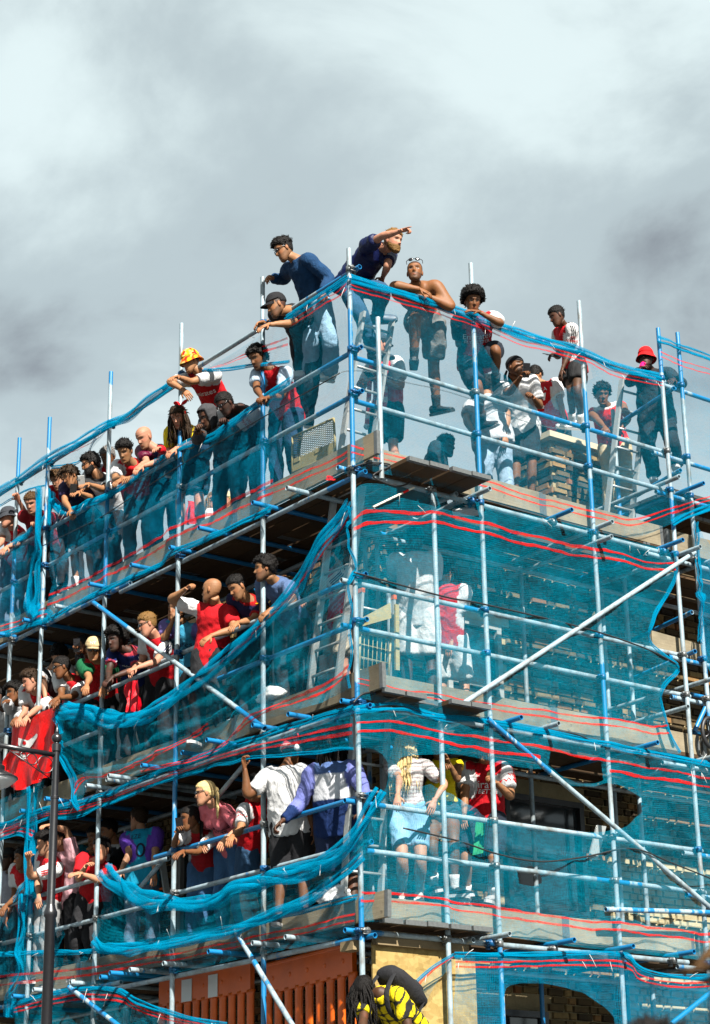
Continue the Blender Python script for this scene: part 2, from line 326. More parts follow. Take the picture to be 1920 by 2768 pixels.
# openings (face, along0, along1, z0, z1); last two are dark panels added to stand in for deck shade
OPEN = [('R', 2.30, 3.05, 6.35, 7.72), ('L', 2.0, 2.75, 6.3, 7.5), ('L', 4.2, 5.2, 4.5, 5.9), ('L', 6.2, 6.9, 6.4, 7.7), ('R', 1.9, 3.45, 2.2, 3.78), ('R', 3.0, 4.1, 4.75, 5.95)]
for f_, a0, a1, z0, z1 in OPEN:
    wi = MB(); hw = (a1-a0)/2; mid = (a0+a1)/2
    def bx(m, a, z, ha, hz, dep, hd, mi=0):
        if f_ == 'R': m.box((a, W+dep, z), ha, hd, hz, mi=mi)
        else: m.box((W+dep, a, z), hd, ha, hz, mi=mi)
    bx(wi, mid, z0+.03, hw, .03, .0, .05); bx(wi, mid, z1-.03, hw, .03, .0, .05)
    bx(wi, a0+.03, (z0+z1)/2, .03, (z1-z0)/2-.06, .002, .05); bx(wi, a1-.03, (z0+z1)/2, .03, (z1-z0)/2-.06, .002, .05); bx(wi, mid, (z0+z1)/2, hw-.06, .022, .003, .045)
    wo_ = put(wi.build('window_or_shade_panel', 'frame_white' if f_ == 'L' or z0 > 6 else 'black_metal', None, False), bld)
    for q0, q1 in ((z0+.06, (z0+z1)/2-.022), ((z0+z1)/2+.022, z1-.06)):
        pn = MB(); bx(pn, mid, (q0+q1)/2, hw-.06, (q1-q0)/2, .012, .006); pn.build('pane', 'glass_dark', wo_, False)
    if f_ == 'R' and z0 < 6: continue
    si = MB(); bx(si, mid, z0-.04, hw+.08, .04, -.03, .07); si.build('sill', 'stone', wo_, False)
    ln = MB(); bx(ln, mid, z1+.06, hw+.12, .06, .0, .035); ln.build('lintel', 'stone', wo_, False)
def in_open(f_, a, z, ha):
    for o in OPEN:
        if o[0] == f_ and o[1]-ha-.01 < a < o[2]+ha+.01 and o[3]-.12 < z < o[4]+.15: return True
    return False
def brick_mesh(lx, seed):
    r_ = np.random.default_rng(seed); m = MB(); j = lambda: r_.uniform(-.004, .004)
    hx, hz, dp = lx/2, .0325, .03; b = .006
    V = [(-hx+j(), 0, -hz+j()), (hx+j(), 0, -hz+j()), (hx+j(), 0, hz+j()), (-hx+j(), 0, hz+j())]
    Fv = [(x*(1-b/hx), -dp+r_.uniform(-.004, .004), z*(1-b/hz)) for x, _, z in V]
    m.add(V+Fv, [(4, 5, 6, 7), (0, 1, 5, 4), (1, 2, 6, 5), (2, 3, 7, 6), (3, 0, 4, 7)])
    return m
BR_S = [brick_mesh(.205, i) for i in range(4)]; BR_H = [brick_mesh(.095, 10+i) for i in range(3)]
BM_S = [m.mesh('brick', 'brick_single', False) for m in BR_S]; BM_H = [m.mesh('brick', 'brick_single', False) for m in BR_H]
def courses(a0, a1, z0, z1):
    z = z0; k = 0
    while z+.07 < z1:
        a = a0-(.0 if k % 2 else .055); h = False
        while a < a1:
            l = .105 if h else .215
            yield a+l/2, z+.0375, h, l
            a += l+.010; h = not h
        z += .075; k += 1
cand = []; mass_v = []; mass_f = []; mass_c = []; nb = 0
for a, z, h, l in courses(W+.02, 7.5, .2, BTOP): 
    if not in_open('R', a, z, l/2) and a > W+.06: cand.append(('R', a, z, h))
for a, z, h, l in courses(W+.02, 11.5, .2, BTOP):
    if not in_open('L', a, z, l/2) and a > W+.06: cand.append(('L', a, z, h))
def seen(c):                              # the right wall around the lit bay shows largest
    f_, a, z, h = c
    if f_ != 'R' or not (2.9 < a < 5.6) or z < 4.3: return 99
    return abs(a-3.9)*1.0+abs(z-7.0)*.8
cand.sort(key=seen)
for i, (f_, a, z, h) in enumerate(cand):
    lst = (BM_H if h else BM_S); src = (BR_H if h else BR_S); q = int(rng.integers(len(lst)))
    if i < 300:
        o = link('brick', lst[q], None); o.location = (a, W+.03, z); put(o, bld); continue
    v = src[q].v[0]
    v = np.stack([a+v[:, 0], W+.03+v[:, 1], z+v[:, 2]], 1) if f_ == 'R' else np.stack([W+.03+v[:, 1], a-v[:, 0], z+v[:, 2]], 1)
    mass_v.append(v); mass_c.append(np.full((8, 3), rng.uniform())); mass_f += [tuple(k+nb for k in t) for t in src[q].f]; nb += 8
mb = MB(); mb.v = mass_v; mb.c = mass_c; mb.f = mass_f; mb.m = [0]*len(mass_f); mb.n = nb
o = put(mb.build('brickwork', 'brick_mass', None, False), bld); o['kind'] = 'stuff'

# chimney stack with oversailing courses, brick by brick
ch = empty('chimney_stack', (4.33, 1.8, BTOP)); tag(ch, 'brick chimney stack with stepped cap that a man stands on', 'chimney')
CX0, CX1, CY0, CY1, CZ0, CZ1 = 4.25, 5.25, 1.8, 2.5, BTOP+.04, 10.30
c_ = MB(); c_.box(((CX0+CX1)/2, (CY0+CY1)/2, (CZ0+CZ1)/2), (CX1-CX0)/2-.02, (CY1-CY0)/2-.02, (CZ1-CZ0)/2); put(c_.build('core', 'mortar', None, False), ch)
nz = int((CZ1-CZ0)/.075)
for k in range(nz):
    z = CZ0+.0375+k*.075; ov = .03 if k == nz-5 else .055 if k in (nz-4, nz-3) else .0
    if k >= nz-1: continue
    for f_, a0, a1 in (('R', CX0-ov, CX1+ov), ('L', CY0-ov, CY1+ov)):
        a = a0-(.055 if k % 2 else 0); h = bool(k % 2)
        while a < a1-.03:
            l = .105 if h else .215; am = a+l/2
            if am-l/2 > a0-.03 and am+l/2 < a1+.06:
                o = link('brick', (BM_H if h else BM_S)[int(rng.integers(3))], None)
                if f_ == 'R': o.location = (am, CY0+.015-ov, z)
                else: o.location = (CX0+.015-ov, am, z); o.rotation_euler = (0, 0, -math.pi/2)
                put(o, ch)
            a += l+.01; h = not h
    if ov:
        p = MB(); p.box(((CX0+CX1)/2, (CY0+CY1)/2, z), (CX1-CX0)/2+ov-.02, (CY1-CY0)/2+ov-.02, .034); put(p.build('course_core', 'mortar', None, False), ch)
cp = MB(); cp.box(((CX0+CX1)/2, (CY0+CY1)/2, CZ1-.02), (CX1-CX0)/2+.075, (CY1-CY0)/2+.075, .035); put(cp.build('cap', 'stone', None, False), ch)

# ================================================================== scaffold
DECK = [8.44, 6.24, 4.25, 2.15]
RAIL = [(9.047, 9.493, 10.333), (6.826, 7.248), (4.835, 5.246), (2.72, 3.14)]
LY = [0.0, 1.446, 2.971, 4.45, 5.856, 6.601, 8.0]
RX = [1.549, 3.046, 4.225, 4.53]
scaf = empty('scaffold', (0, 0, .13))
tag(scaf, 'tube and board scaffold wrapping the corner of the building, chipped blue and grey', 'scaffold')
TR = .0242
def steel(name, p, q, blue=0.0, segs=(), hollow=True, n=12, rad=TR, parent=scaf, seed=None):
    p, q = np.asarray(p, float), np.asarray(q, float); Lg = np.linalg.norm(q-p); k = max(2, int(Lg/.12)+1)
    t = np.linspace(0, 1, k); P = p+(q-p)*t[:, None]
    c = np.full(k, blue)
    for a, b, v in segs: c[(t >= a) & (t <= b)] = v
    m = MB(); m.tube(P, rad, n, np.repeat(c[:, None], 3, 1), cap=not hollow)
    if hollow:
        T = nrm(q-p); ri = rad*.84; d = min(.12, Lg*.3)
        for e, s in ((p, 1), (q, -1)):
            a0 = nrm(np.cross(T, (0, 0, 1) if abs(T[2]) < .9 else (1, 0, 0))); b0 = np.cross(T, a0); V = []
            for r_, off in ((rad, 0), (ri, 0), (ri, d*s)):
                V += [e+T*off+a0*math.cos(2*math.pi*j/n)*r_+b0*math.sin(2*math.pi*j/n)*r_ for j in range(n)]
            F = [(x*n+j, x*n+(j+1) % n, (x+1)*n+(j+1) % n, (x+1)*n+j) for x in (0, 1) for j in range(n)]+[tuple(range(2*n, 3*n))]
            m.add(V, F, (c[0 if s > 0 else -1],)*3)
    o = m.build(name, 'tube_paint', None, True, 40)
    if parent is scaf: put(o, scaf)
    return o
# coupler: a double clamp with flaps and bolts
def coupler_mesh(axis):
    m = MB(); h = .026; off = np.array([0, .05, 0.]) if axis == 'R' else np.array([.05, 0, 0.])
    hd = np.array([1., 0, 0]) if axis == 'R' else np.array([0, 1., 0])
    m.tube([(0, 0, -h), (0, 0, h)], .034, 10); m.tube([off-hd*h, off+hd*h], .033, 10)
    sdw = -hd*.047; m.box(off*-.1+sdw, .014, .014, .02); m.tube([sdw*1.0+(0, 0, -.03)-off*.4, sdw*1.0+(0, 0, -.03)+off*.7], .007, 6); m.tube([sdw*1.25-off*.9, sdw*1.25+off*.9], .008, 6)
    m.ball(sdw*1.25-off*.9, .013, 6, 4); m.box(off+np.array([0, 0, -.043]), .016, .016, .012)
    return m
CPM = {(a, c): coupler_mesh(a).mesh('coupler', c, True) for a in 'RL' for c in ('coupler_blue', 'coupler_steel')}
def coupler(axis, loc, blue=.55):
    o = link('coupler', CPM[(axis, 'coupler_blue' if random.random() < blue else 'coupler_steel')], None)
    o.location = loc; o.rotation_euler = (0, 0, 0); put(o, scaf); return o
base = .13
def std(x, y, top, segs=(), bot=base, blue=0.05):
    H = top-bot; return steel('standard', (x, y, bot), (x, y, top), blue, [((a-bot)/H, (b-bot)/H, v) for a, b, v in segs])
std(0, 0, 10.60, [(8.35, 9.6, .85), (9.6, 10.25, .45), (10.3, 10.6, .0), (5.6, 8.3, .12), (6.1, 6.3, .8), (4.1, 4.4, .8)])
std(0, LY[1], 10.90, [(8.6, 9.95, .95), (2.6, 4.1, .9)]); std(0, LY[2], 10.98, [(8.7, 9.9, .95), (5.4, 6.6, .75)])
std(0, LY[3], 10.96, [(10.72, 11, .75), (8.4, 9.6, .7)]); std(0, LY[4], 10.89, [(10.5, 11, .95), (8.3, 10.4, .45), (5.0, 6.2, .8)])
std(0, LY[5], 10.88, [(10.3, 11, .95), (8.6, 9.6, .6)]); std(0, LY[6], 10.9, [(10.4, 11, .9)])
std(RX[0], 0, 10.91, [(8.5, 9.75, .9), (9.75, 10.2, .4), (3.0, 4.2, .6)]); std(RX[1], 0, 10.92, [(9.1, 9.9, .85), (8.5, 8.95, .9), (6.35, 6.95, .85), (6.35, 6.5, .9)])
std(RX[2], 0, 10.93, [(10.4, 10.93, .95), (8.55, 8.95, .9), (7.9, 8.3, .1)]); std(RX[3], 0.0, 10.96, [(10.2, 11, .95), (9.5, 9.8, .5), (6.4, 7.2, .5)])
std(.95, .0, 8.30, [(4.5, 5.5, .2)]); std(5.7, 0, 10.9, [(9, 11, .8)])
for x in (1.25, 3.18, 4.36, 4.72): std(x, 1.25, DECK[0]-.1 if x != 4.72 else 10.45, [(3.5, 4.6, .8)])
std(4.42, .95, 10.35, [(8.6, 9.6, .7)])
for y in (1.446, 2.971, 4.45, 5.856): std(1.25, y, DECK[0]-.1, [(5, 6, .5)])
for y in (2.971, 5.856): std(1.28, y+.1, 10.2 if y < 4 else 9.4, [(9, 9.8, .6)])
std(.29, -.055, 9.93, [(8.35, 8.6, .3)], bot=8.28)                       # ladder-gap post on the top lift
std(.80, .52, 7.45, [(7, 7.2, .2)], bot=6.24)                            # loose upright by the gate
std(1.06, 1.0, 9.15, (), bot=8.44)
# ledgers and guard rails: they run past the corner by a hand's breadth
for li, zs in enumerate(RAIL):
    for ri, z in enumerate(zs):
        nearblue = {(0, 0): [(.0, .06, .9)], (0, 1): [(.0, .07, .85), (.52, .8, .6)], (0, 2): [(0, .06, .6), (.35, .6, .5)], (1, 0): [(0, .08, .9)], (2, 1): [(0, .09, .95), (.6, .7, .4)], (2, 0): [(0, .07, .8), (.65, .8, .6)]}.get((li, ri), [(.3, .4, .6)])
        x0 = .0 if (li, ri) != (0, 1) else .08
        steel('guard_rail', (x0-.12 if li else .05, .05, z), (4.32, .05, z+.0), .12, nearblue)
        steel('guard_rail', (4.05, .05, z+.012-.055), (6.2, .05, z-.045), .5, [(.3, .6, .9)])
        zl = z-.004+(.002 if ri else 0)
        br = {(0, 1): .85, (1, 0): .8, (2, 1): .7, (0, 2): .1}.get((li, ri), .25)
        steel('guard_rail', (.05, -.10, zl+.05), (.05, 3.4, zl+.05), br if li else .35, [(.0, .18, .8)])
        steel('guard_rail', (.05, 3.15, zl), (.05, 8.6, zl), .15, [(.2, .35, .6)] if li == 0 else [])
        for y in LY: coupler('L', (0, y, zl+(.05 if y < 3 else 0)))
        for x in RX: coupler('R', (x, 0, z))
for li, D in enumerate(DECK):
    zl = D-.11
    steel('ledger', (-.14, .05, zl), (4.0, .05, zl), .1, [(0, .1, .7), (.1, .25, .0)]); steel('ledger', (3.85, .05, zl-.05), (6.2, .05, zl-.05), .3)
    steel('ledger', (.05, -.12, zl-.05), (.05, 4.2, zl-.05), .25, [(0, .12, .8)]); steel('ledger', (.05, 4.0, zl), (.05, 8.6, zl), .5)
    steel('ledger', (1.2, -.05, zl+.002), (1.2, 8.6, zl+.002), .25); steel('ledger', (1.0, 1.2, zl-.05), (6.2, 1.2, zl-.05), .15)
    for y in LY: coupler('L', (0, y, zl))
    for x in RX+[0, .95]: coupler('R', (x, 0, zl))
    ty = {0: [.84, 1.35, 2.24, 2.9, 3.6, 4.4, 5.29, 5.95, 6.6, 7.4], 1: [.84, 1.35, 2.06, 2.62, 3.3, 3.88, 4.05, 4.4, 5.2, 5.9, 6.7, 7.5], 2: [.9, 1.35, 2.0, 2.9, 3.44, 3.75, 4.07, 4.6, 5.3, 5.9, 6.8, 7.6], 3: [.9, 2, 3, 4, 5, 6, 7]}[li]
    for i, y in enumerate(ty): steel('transom', (-.15-.04*(i % 3), y, D-.062), (1.45, y, D-.062), random.choice([.05, .2, .9, .9]))
    tx = {0: [1.45, 2.498, 3.07, 4.058, 4.8], 1: [1.713, 2.163, 3.49, 4.4, 4.9], 2: [1.452, 2.208, 2.973, 3.756, 4.6], 3: [1.5, 2.3, 3.1, 4.0]}[li]
    for i, x in enumerate(tx):
        b = {(0, 1): .95, (0, 3): .95, (1, 0): .95, (1, 2): .95, (2, 1): .95, (2, 2): .95, (2, 3): .95}.get((li, i), .05)
        steel('transom', (x, -.25-.02*(i % 2), D-.062), (x, 1.45, D-.062), b)
        coupler('R', (x, 0.0, zl+.0), .3)
for x, z in ((3.035, 8.21), (4.324, 8.357), (4.088, 9.083), (4.456, 9.093), (3.95, 6.60), (4.35, 6.95)): steel('transom', (x, -.26, z), (x, 1.3, z), .05 if x not in (4.456,) else .9)
# decks: every board its own object
def board_mesh(Lb, axis, m, wdt=.225):
    q = MB(); h = wdt/2
    if axis == 'X': q.box((0, 0, 0), Lb/2, h, .019)
    else: q.box((0, 0, 0), h, Lb/2, .019)
    # hoop-iron end bands
    for s in (-1, 1):
        e = s*(Lb/2-.02)
        if axis == 'X': q.box((e, 0, 0), .0225, h+.0015, .0205, mi=1)
        else: q.box((0, e, 0), h+.0015, .0225, .0205, mi=1)
    return q.mesh('board', [m, 'coupler_steel'], False)
BLEN = (2.4, 3.0, 3.9, 1.5)
BMESH = {(l_, a): board_mesh(l_, a, 'plank_shaded') for l_ in BLEN for a in 'XY'}
for li, D in enumerate(DECK):
    dk = put(empty('deck'), scaf); dk.location = (0, 0, 0)
    for sidx in range(5):                                    # left decks run along Y and overshoot the corner
        x = .265+.2385*sidx+(.02 if sidx > 2 else 0); y = (-.33-.012*sidx if sidx in (1, 2, 3, 4) else -.05) if li == 0 else (-.20-.01*sidx if sidx in (0, 1, 3, 4) else -.08) if li == 1 else -.10-.01*sidx
        while y < 8.4:
            l_ = random.choice(BLEN[:3]); o = link('board', BMESH[(l_, 'Y')], dk)
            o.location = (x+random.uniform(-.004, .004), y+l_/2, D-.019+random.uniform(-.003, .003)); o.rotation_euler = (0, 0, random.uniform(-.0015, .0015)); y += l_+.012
    for sidx in range(5):
        yb = .20+.242*sidx+(.085 if sidx > 1 else 0)+(.075 if sidx > 3 else 0); x = 1.49+.01*sidx
        while x < 6.0:
            l_ = random.choice(BLEN[:3]); o = link('board', BMESH[(l_, 'X')], dk)
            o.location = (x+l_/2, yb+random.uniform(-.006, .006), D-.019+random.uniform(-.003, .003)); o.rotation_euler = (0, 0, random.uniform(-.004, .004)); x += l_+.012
    # toe boards
    def toe(p, q, z, nm='toe_board'):
        p, q = np.array(p), np.array(q); m = MB(); X = nrm(q-p); Lb = np.linalg.norm(q-p); Y = np.cross((0, 0, 1), X)
        m.box((0, 0, 0), Lb/2, .019, .1125)
        for s in (-1, 1): m.box((s*(Lb/2-.02), 0, 0), .0225, .0205, .114, mi=1)
        o = m.build(nm, ['toe_plank', 'coupler_steel'], None, False); o.location = tuple((p+q)/2+np.array([0, 0, z])); o.rotation_euler = (random.uniform(-.03, .03), random.uniform(-.006, .006), math.atan2(X[1], X[0])); put(o, scaf)
    z = D+.095
    toe((.10, -.26, 0), (.10, 2.05, 0), z); toe((.105, 2.06, 0), (.105, 4.9, 0), z-.004); toe((.10, 4.91, 0), (.10, 8.4, 0), z-.01)
    toe((.13, .10, 0), (2.44, .10, 0), z+.003); toe((2.45, .105, 0), (4.15+.3*(li == 1), .105, 0), z); toe((4.2+.3*(li == 1), .10, 0), (6.2, .10, 0), z-.01)
# braces
steel('brace', onR(*px('C6', 118, 1222), -.09), onR(*px('C6', 1503, 318), -.09), .1)
steel('brace', onR(1318, 1943, -.09), onR(1960, 2487, -.09), .2, [(.0, .25, .6)])
steel('brace', onL(*px('C4', 560, 395), -.09), onL(*px('E5', 240, 2330), -.09), .15, [(0, .22, .75), (.85, 1, .8)])
steel('brace', onL(668, 2059, .12), onL(345, 2440, .12), .05)
steel('brace', onL(187, 2668, -.09), onL(420, 2850, -.09), .6); steel('brace', onL(636, 2515, -.09), onL(860, 2885, -.09), .6, [(.3, .8, .3)])
steel('brace', onR(1815, 2768, -.05), onR(1935, 2672, -.05), .8); steel('brace', onR(1637, 2458, -.12), onR(1960, 2468, -.12), .5)
# lattice beam and return scaffold at the far right
for a, b in (((4.62, .3, 6.55), (6.2, .3, 6.55)), ((4.62, .3, 6.95), (6.2, .3, 6.95)), ((4.62, .3, 6.55), (4.9, .3, 6.95)), ((4.9, .3, 6.95), (5.2, .3, 6.55)), ((5.2, .3, 6.55), (5.5, .3, 6.95))): steel('lattice_beam', a, b, .95, hollow=False)
for z in (7.72, 7.3, 9.3, 10.25): steel('guard_rail', (4.38, -.02, z), (4.62, 1.2, z), .7)
# raised platform at the far right of the top lift
pl = put(empty('deck'), scaf); pl.location = (0, 0, 0)
for s in range(3):
    o = link('board', BMESH[(1.5, 'Y')], pl); o.location = (4.72+.24*s, 1.1, 9.0)
    o = link('board', BMESH[(2.4, 'X')], pl); o.location = (5.6, .25+.24*s, 9.13)

# ================================================================== debris netting
def polyline(P, n):
    P = np.asarray(P, float); d = np.r_[0, np.cumsum(np.linalg.norm(np.diff(P, axis=0), axis=1))]; t = np.linspace(0, d[-1], n)
    if len(P) < 3: return np.stack([np.interp(t, d, P[:, k]) for k in range(3)], 1)
    # smooth Catmull-Rom through the points
    out = []
    for x in t:
        i = min(max(np.searchsorted(d, x, 'right')-1, 0), len(P)-2); u = (x-d[i])/max(d[i+1]-d[i], 1e-9)
        a, b, c, e_ = P[max(i-1, 0)], P[i], P[i+1], P[min(i+2, len(P)-1)]
        out.append(.5*((2*b)+(-a+c)*u+(2*a-5*b+4*c-e_)*u*u+(-a+3*b-3*c+e_)*u**3)*1.0)
    return np.array(out)
def row_pts(face, d, row):
    out = []; v = 'S'
    for q in row:
        if isinstance(q, str): v = q; continue
        dd = q[2] if len(q) > 2 else d
        out.append(on(face, *px(v, q[0], q[1]), dd))
    return np.array(out)
def inside(poly, x, y):
    r_ = np.zeros(x.shape, bool); n = len(poly); j = n-1
    for i in range(n):
        xi, yi = poly[i]; xj, yj = poly[j]
        c = ((yi > y) != (yj > y)) & (x < (xj-xi)*(y-yi)/((yj-yi) if yj != yi else 1e-9)+xi); r_ ^= c; j = i
    return r_
def snap(poly, x, y):
    best = None; bd = np.full(x.shape, 1e9); bx = x.copy(); by = y.copy(); n = len(poly)
    for i in range(n):
        a = np.array(poly[i]); b = np.array(poly[(i+1) % n]); e_ = b-a; t = np.clip(((x-a[0])*e_[0]+(y-a[1])*e_[1])/(e_@e_+1e-12), 0, 1)
        qx, qy = a[0]+e_[0]*t, a[1]+e_[1]*t; dd = np.hypot(x-qx, y-qy); k = dd < bd
        bd[k] = dd[k]; bx[k] = qx[k]; by[k] = qy[k]
    return bx, by
NETS = []
def net(label, mat, face, d, rows, vs=None, holes=(), folds=(0.0, 8, .0, 10), bumps=.02, stripes=(), res=.045, edges=(), seed=0, hem=True, ragged=0.0):
    P = [row_pts(face, d, r_) for r_ in rows]
    Lm = max(np.linalg.norm(np.diff(p, axis=0), axis=1).sum() for p in P); nu = max(8, int(Lm/res)); Q = np.array([polyline(p, nu) for p in P])
    vs = np.linspace(0, 1, len(rows)) if vs is None else np.array(vs)
    H = np.linalg.norm(Q[0, nu//3]-Q[-1, nu//3]); nv = max(5, int(H/res)); tv = np.linspace(0, 1, nv)
    G = np.zeros((nv, nu, 3))
    for j, t in enumerate(tv):
        i = min(max(np.searchsorted(vs, t, 'right')-1, 0), len(vs)-2); u = (t-vs[i])/(vs[i+1]-vs[i])
        if len(vs) > 2:
            a, b, c, e_ = Q[max(i-1, 0)], Q[i], Q[i+1], Q[min(i+2, len(vs)-1)]
            G[j] = .5*((2*b)+(-a+c)*u+(2*a-5*b+4*c-e_)*u*u+(-a+3*b-3*c+e_)*u**3)
        else: G[j] = Q[i]*(1-u)+Q[i+1]*u
    ax = 1 if face == 'R' else 0; sgn = -1.0; al = 0 if face == 'R' else 1
    au, fu, av, fv = folds; r_ = np.random.default_rng(seed+11)
    for j in range(nv):
        for i in range(nu):
            p = G[j, i]; q = Vector((p[al]*1.0, seed*3.1, p[2]))
            ph = noise.noise(q*1.3)*2.6
            env = math.sin(math.pi*min(max(tv[j], .02), .98))**.5
            w_ = bumps*2.0*noise.noise(q*1.6)*env+bumps*.8*noise.noise(q*5.0)*env+bumps*.35*noise.noise(q*14.0)
            w_ += au*math.sin(i/nu*Lm*fu+ph*1.2+tv[j]*1.5)*env+av*(math.sin(tv[j]*fv*6.283+ph*1.5+i/nu*2.0)+.5*math.sin(tv[j]*fv*14.1+ph*3))*(.35+.65*env)
            G[j, i, ax] += sgn*(w_+abs(au)*.6+abs(av)*.6)
            if ragged and j in (0, nv-1): G[j, i, 2] += ragged*noise.noise(q*6.0)+ragged*.5*noise.noise(q*21.0)
    surf = G.copy()
    A = G[:, :, al].copy(); Z = G[:, :, 2].copy(); dead = np.zeros(A.shape, bool)
    for view, hp in holes:
        poly = [tuple(on(face, *px(view if not isinstance(q[0], str) else q[0], *(q if not isinstance(q[0], str) else q[1:])), d)[[al, 2]]) for q in hp]
        ins = inside(poly, A, Z); sx, sz = snap(poly, A, Z)
        full = ins.copy(); nb_ = np.zeros_like(ins)
        nb_[1:, :] |= ~ins[:-1, :]; nb_[:-1, :] |= ~ins[1:, :]; nb_[:, 1:] |= ~ins[:, :-1]; nb_[:, :-1] |= ~ins[:, 1:]
        nb_[1:, 1:] |= ~ins[:-1, :-1]; nb_[:-1, :-1] |= ~ins[1:, 1:]; nb_[1:, :-1] |= ~ins[:-1, 1:]; nb_[:-1, 1:] |= ~ins[1:, :-1]
        rim = ins & nb_; G[rim, al] = sx[rim]; G[rim, 2] = sz[rim]; dead |= ins & ~rim; deadq = ins
        dead_face = getattr(net, 'df', None)
    F = []; V = G.reshape(-1, 3)
    hin = np.zeros(A.shape, bool)
    for view, hp in holes:
        poly = [tuple(on(face, *px(view if not isinstance(q[0], str) else q[0], *(q if not isinstance(q[0], str) else q[1:])), d)[[al, 2]]) for q in hp]
        hin |= inside(poly, A, Z)
    for j in range(nv-1):
        for i in range(nu-1):
            k = hin[j, i]+hin[j, i+1]+hin[j+1, i]+hin[j+1, i+1]
            if k == 4 or dead[j, i] or dead[j, i+1] or dead[j+1, i] or dead[j+1, i+1]: continue
            F.append((j*nu+i, j*nu+i+1, (j+1)*nu+i+1, (j+1)*nu+i))
    m = MB(); m.add(V, F); me = m.mesh('debris_net', mat, True)
    uvl = me.uv_layers.new(name='UVMap'); li_ = np.zeros(len(me.loops), int); me.loops.foreach_get('vertex_index', li_)
    UV = np.stack([np.tile(np.arange(nu)/nu*Lm, nv), np.repeat(tv*H, nu)], 1); uvl.data.foreach_set('uv', UV[li_].astype(np.float32).ravel())
    bm = bmesh.new(); bm.from_mesh(me); bmesh.ops.delete(bm, geom=[v for v in bm.verts if not v.link_faces], context='VERTS'); bm.to_mesh(me); bm.free()
    o = link('debris_net', me); tag(o, label, 'netting', 'debris nets tied round the scaffold')
    def at(t, i):
        y = t*(nv-1); k = min(int(y), nv-2); f = y-k; return surf[k, i]*(1-f)+surf[k+1, i]*f
    for st in stripes:
        v0, wdt = st[0], st[1]; u0, u1 = (st[2], st[3]) if len(st) > 3 else (0.0, 1.0); v1 = st[4] if len(st) > 4 else v0
        SV = []; SF = []; UVs = []
        ii = list(range(int(u0*(nu-1)), int(u1*(nu-1))+1)); dv0 = wdt*.86/H
        for n_, i in enumerate(ii):
            vv = v0+(v1-v0)*n_/max(1, len(ii)-1)+.004*noise.noise(Vector((i*.3, seed, v0*9)))+.012*noise.noise(Vector((i*.09, seed, 3)))
            dv = dv0*(.95+.5*noise.noise(Vector((i*.16, seed*2.0, v0*20)))+.3*noise.noise(Vector((i*.5, seed*2.0, v0*20))))
            h_ = hin[min(nv-1, max(0, int(vv*(nv-1)))), i]
            for s_ in (-.5, .5):
                p = at(min(max(vv+s_*dv, 0), 1), i).copy(); p[ax] += sgn*.005; SV.append(p); UVs.append((i/nu*Lm, s_*wdt))
            if n_ and not h_: SF.append((2*n_-2, 2*n_, 2*n_+1, 2*n_-1))
        if SF:
            s_ = MB(); s_.add(SV, SF); sm = s_.mesh('red_band', 'net_red', True); ul = sm.uv_layers.new(name='UVMap'); lx = np.zeros(len(sm.loops), int); sm.loops.foreach_get('vertex_index', lx); ul.data.foreach_set('uv', np.array(UVs)[lx].astype(np.float32).ravel()); link('red_band', sm, o)
    for which, r0 in edges:                                  # gathered or rolled edges: a bunched rope of net along a row
        row = {'top': surf[0], 'bottom': surf[-1], 'left': surf[:, 0], 'right': surf[:, -1]}[which]
        bunch('gathered_edge', row, r0, o, seed)
    for q in range(int(Lm/.55)):
        i = r_.integers(1, nu-1); t = r_.choice([0.01, .07]); p = at(t, i).copy(); p[ax] += sgn*.015; dr = nrm(np.array([r_.uniform(-.4, .4), r_.uniform(-.4, .4), r_.uniform(-1, .7)])); dr[ax] = sgn*.35; m = MB(); l_ = r_.uniform(.05, .14)
        if hin[int(t*(nv-1)), i]: continue
        m.tube([p, p+dr*l_*.5, p+dr*l_+np.array([0, 0, -.01])], .0022, 4); m.build('cable_tie', 'white_plastic', o, True)
    NETS.append(o); return o
def bunch(name, row, r0, parent=None, seed=0, mat='net_fold', flat=1.9, strands=9):
    """a rope of gathered net: several loose pleats wandering round each other"""
    r0 = r0*.62; row = np.asarray(row); n = max(6, int(np.linalg.norm(np.diff(row, axis=0), axis=1).sum()/.04)); p = polyline(row[::max(1, len(row)//24)], n)
    T = np.gradient(p, axis=0); V = []; F = []; UV = []; k = 9; fr_ = []
    for i in range(n):
        t = nrm(T[i]); a = nrm(np.cross(t, (.3, .2, .9))); fr_.append((a, np.cross(t, a)))
    for s_ in range(strands):
        o_ = len(V)
        for i in range(n):
            a, b = fr_[i]; z = i*.04; ph = s_*6.283/strands+2.2*noise.noise(Vector((z*1.1, seed*3.3, s_)))
            off = r0*(1.15+.9*noise.noise(Vector((z*1.7, s_*5.1, seed)))); c = p[i]+a*math.cos(ph)*off+b*math.sin(ph)*off*flat
            rs = r0*(.40+.3*noise.noise(Vector((z*3, s_*2.7, seed+9))))
            for j in range(k):
                an = 6.283*j/k; rr = rs*(1+.4*noise.noise(Vector((math.cos(an)*1.5, math.sin(an)*1.5, z*2.4+s_*7)))); V.append(c+a*math.cos(an)*rr*.6+b*math.sin(an)*rr*flat); UV.append((z, j*.03+s_))
        F += [(o_+i*k+j, o_+i*k+(j+1) % k, o_+(i+1)*k+(j+1) % k, o_+(i+1)*k+j) for i in range(n-1) for j in range(k)]
    m = MB(); m.add(V, F); me = m.mesh(name, mat, True); ul = me.uv_layers.new(name='UVMap'); lx = np.zeros(len(me.loops), int); me.loops.foreach_get('vertex_index', lx)
    ul.data.foreach_set('uv', np.array(UV)[lx].astype(np.float32).ravel())
    return link(name, me, parent)

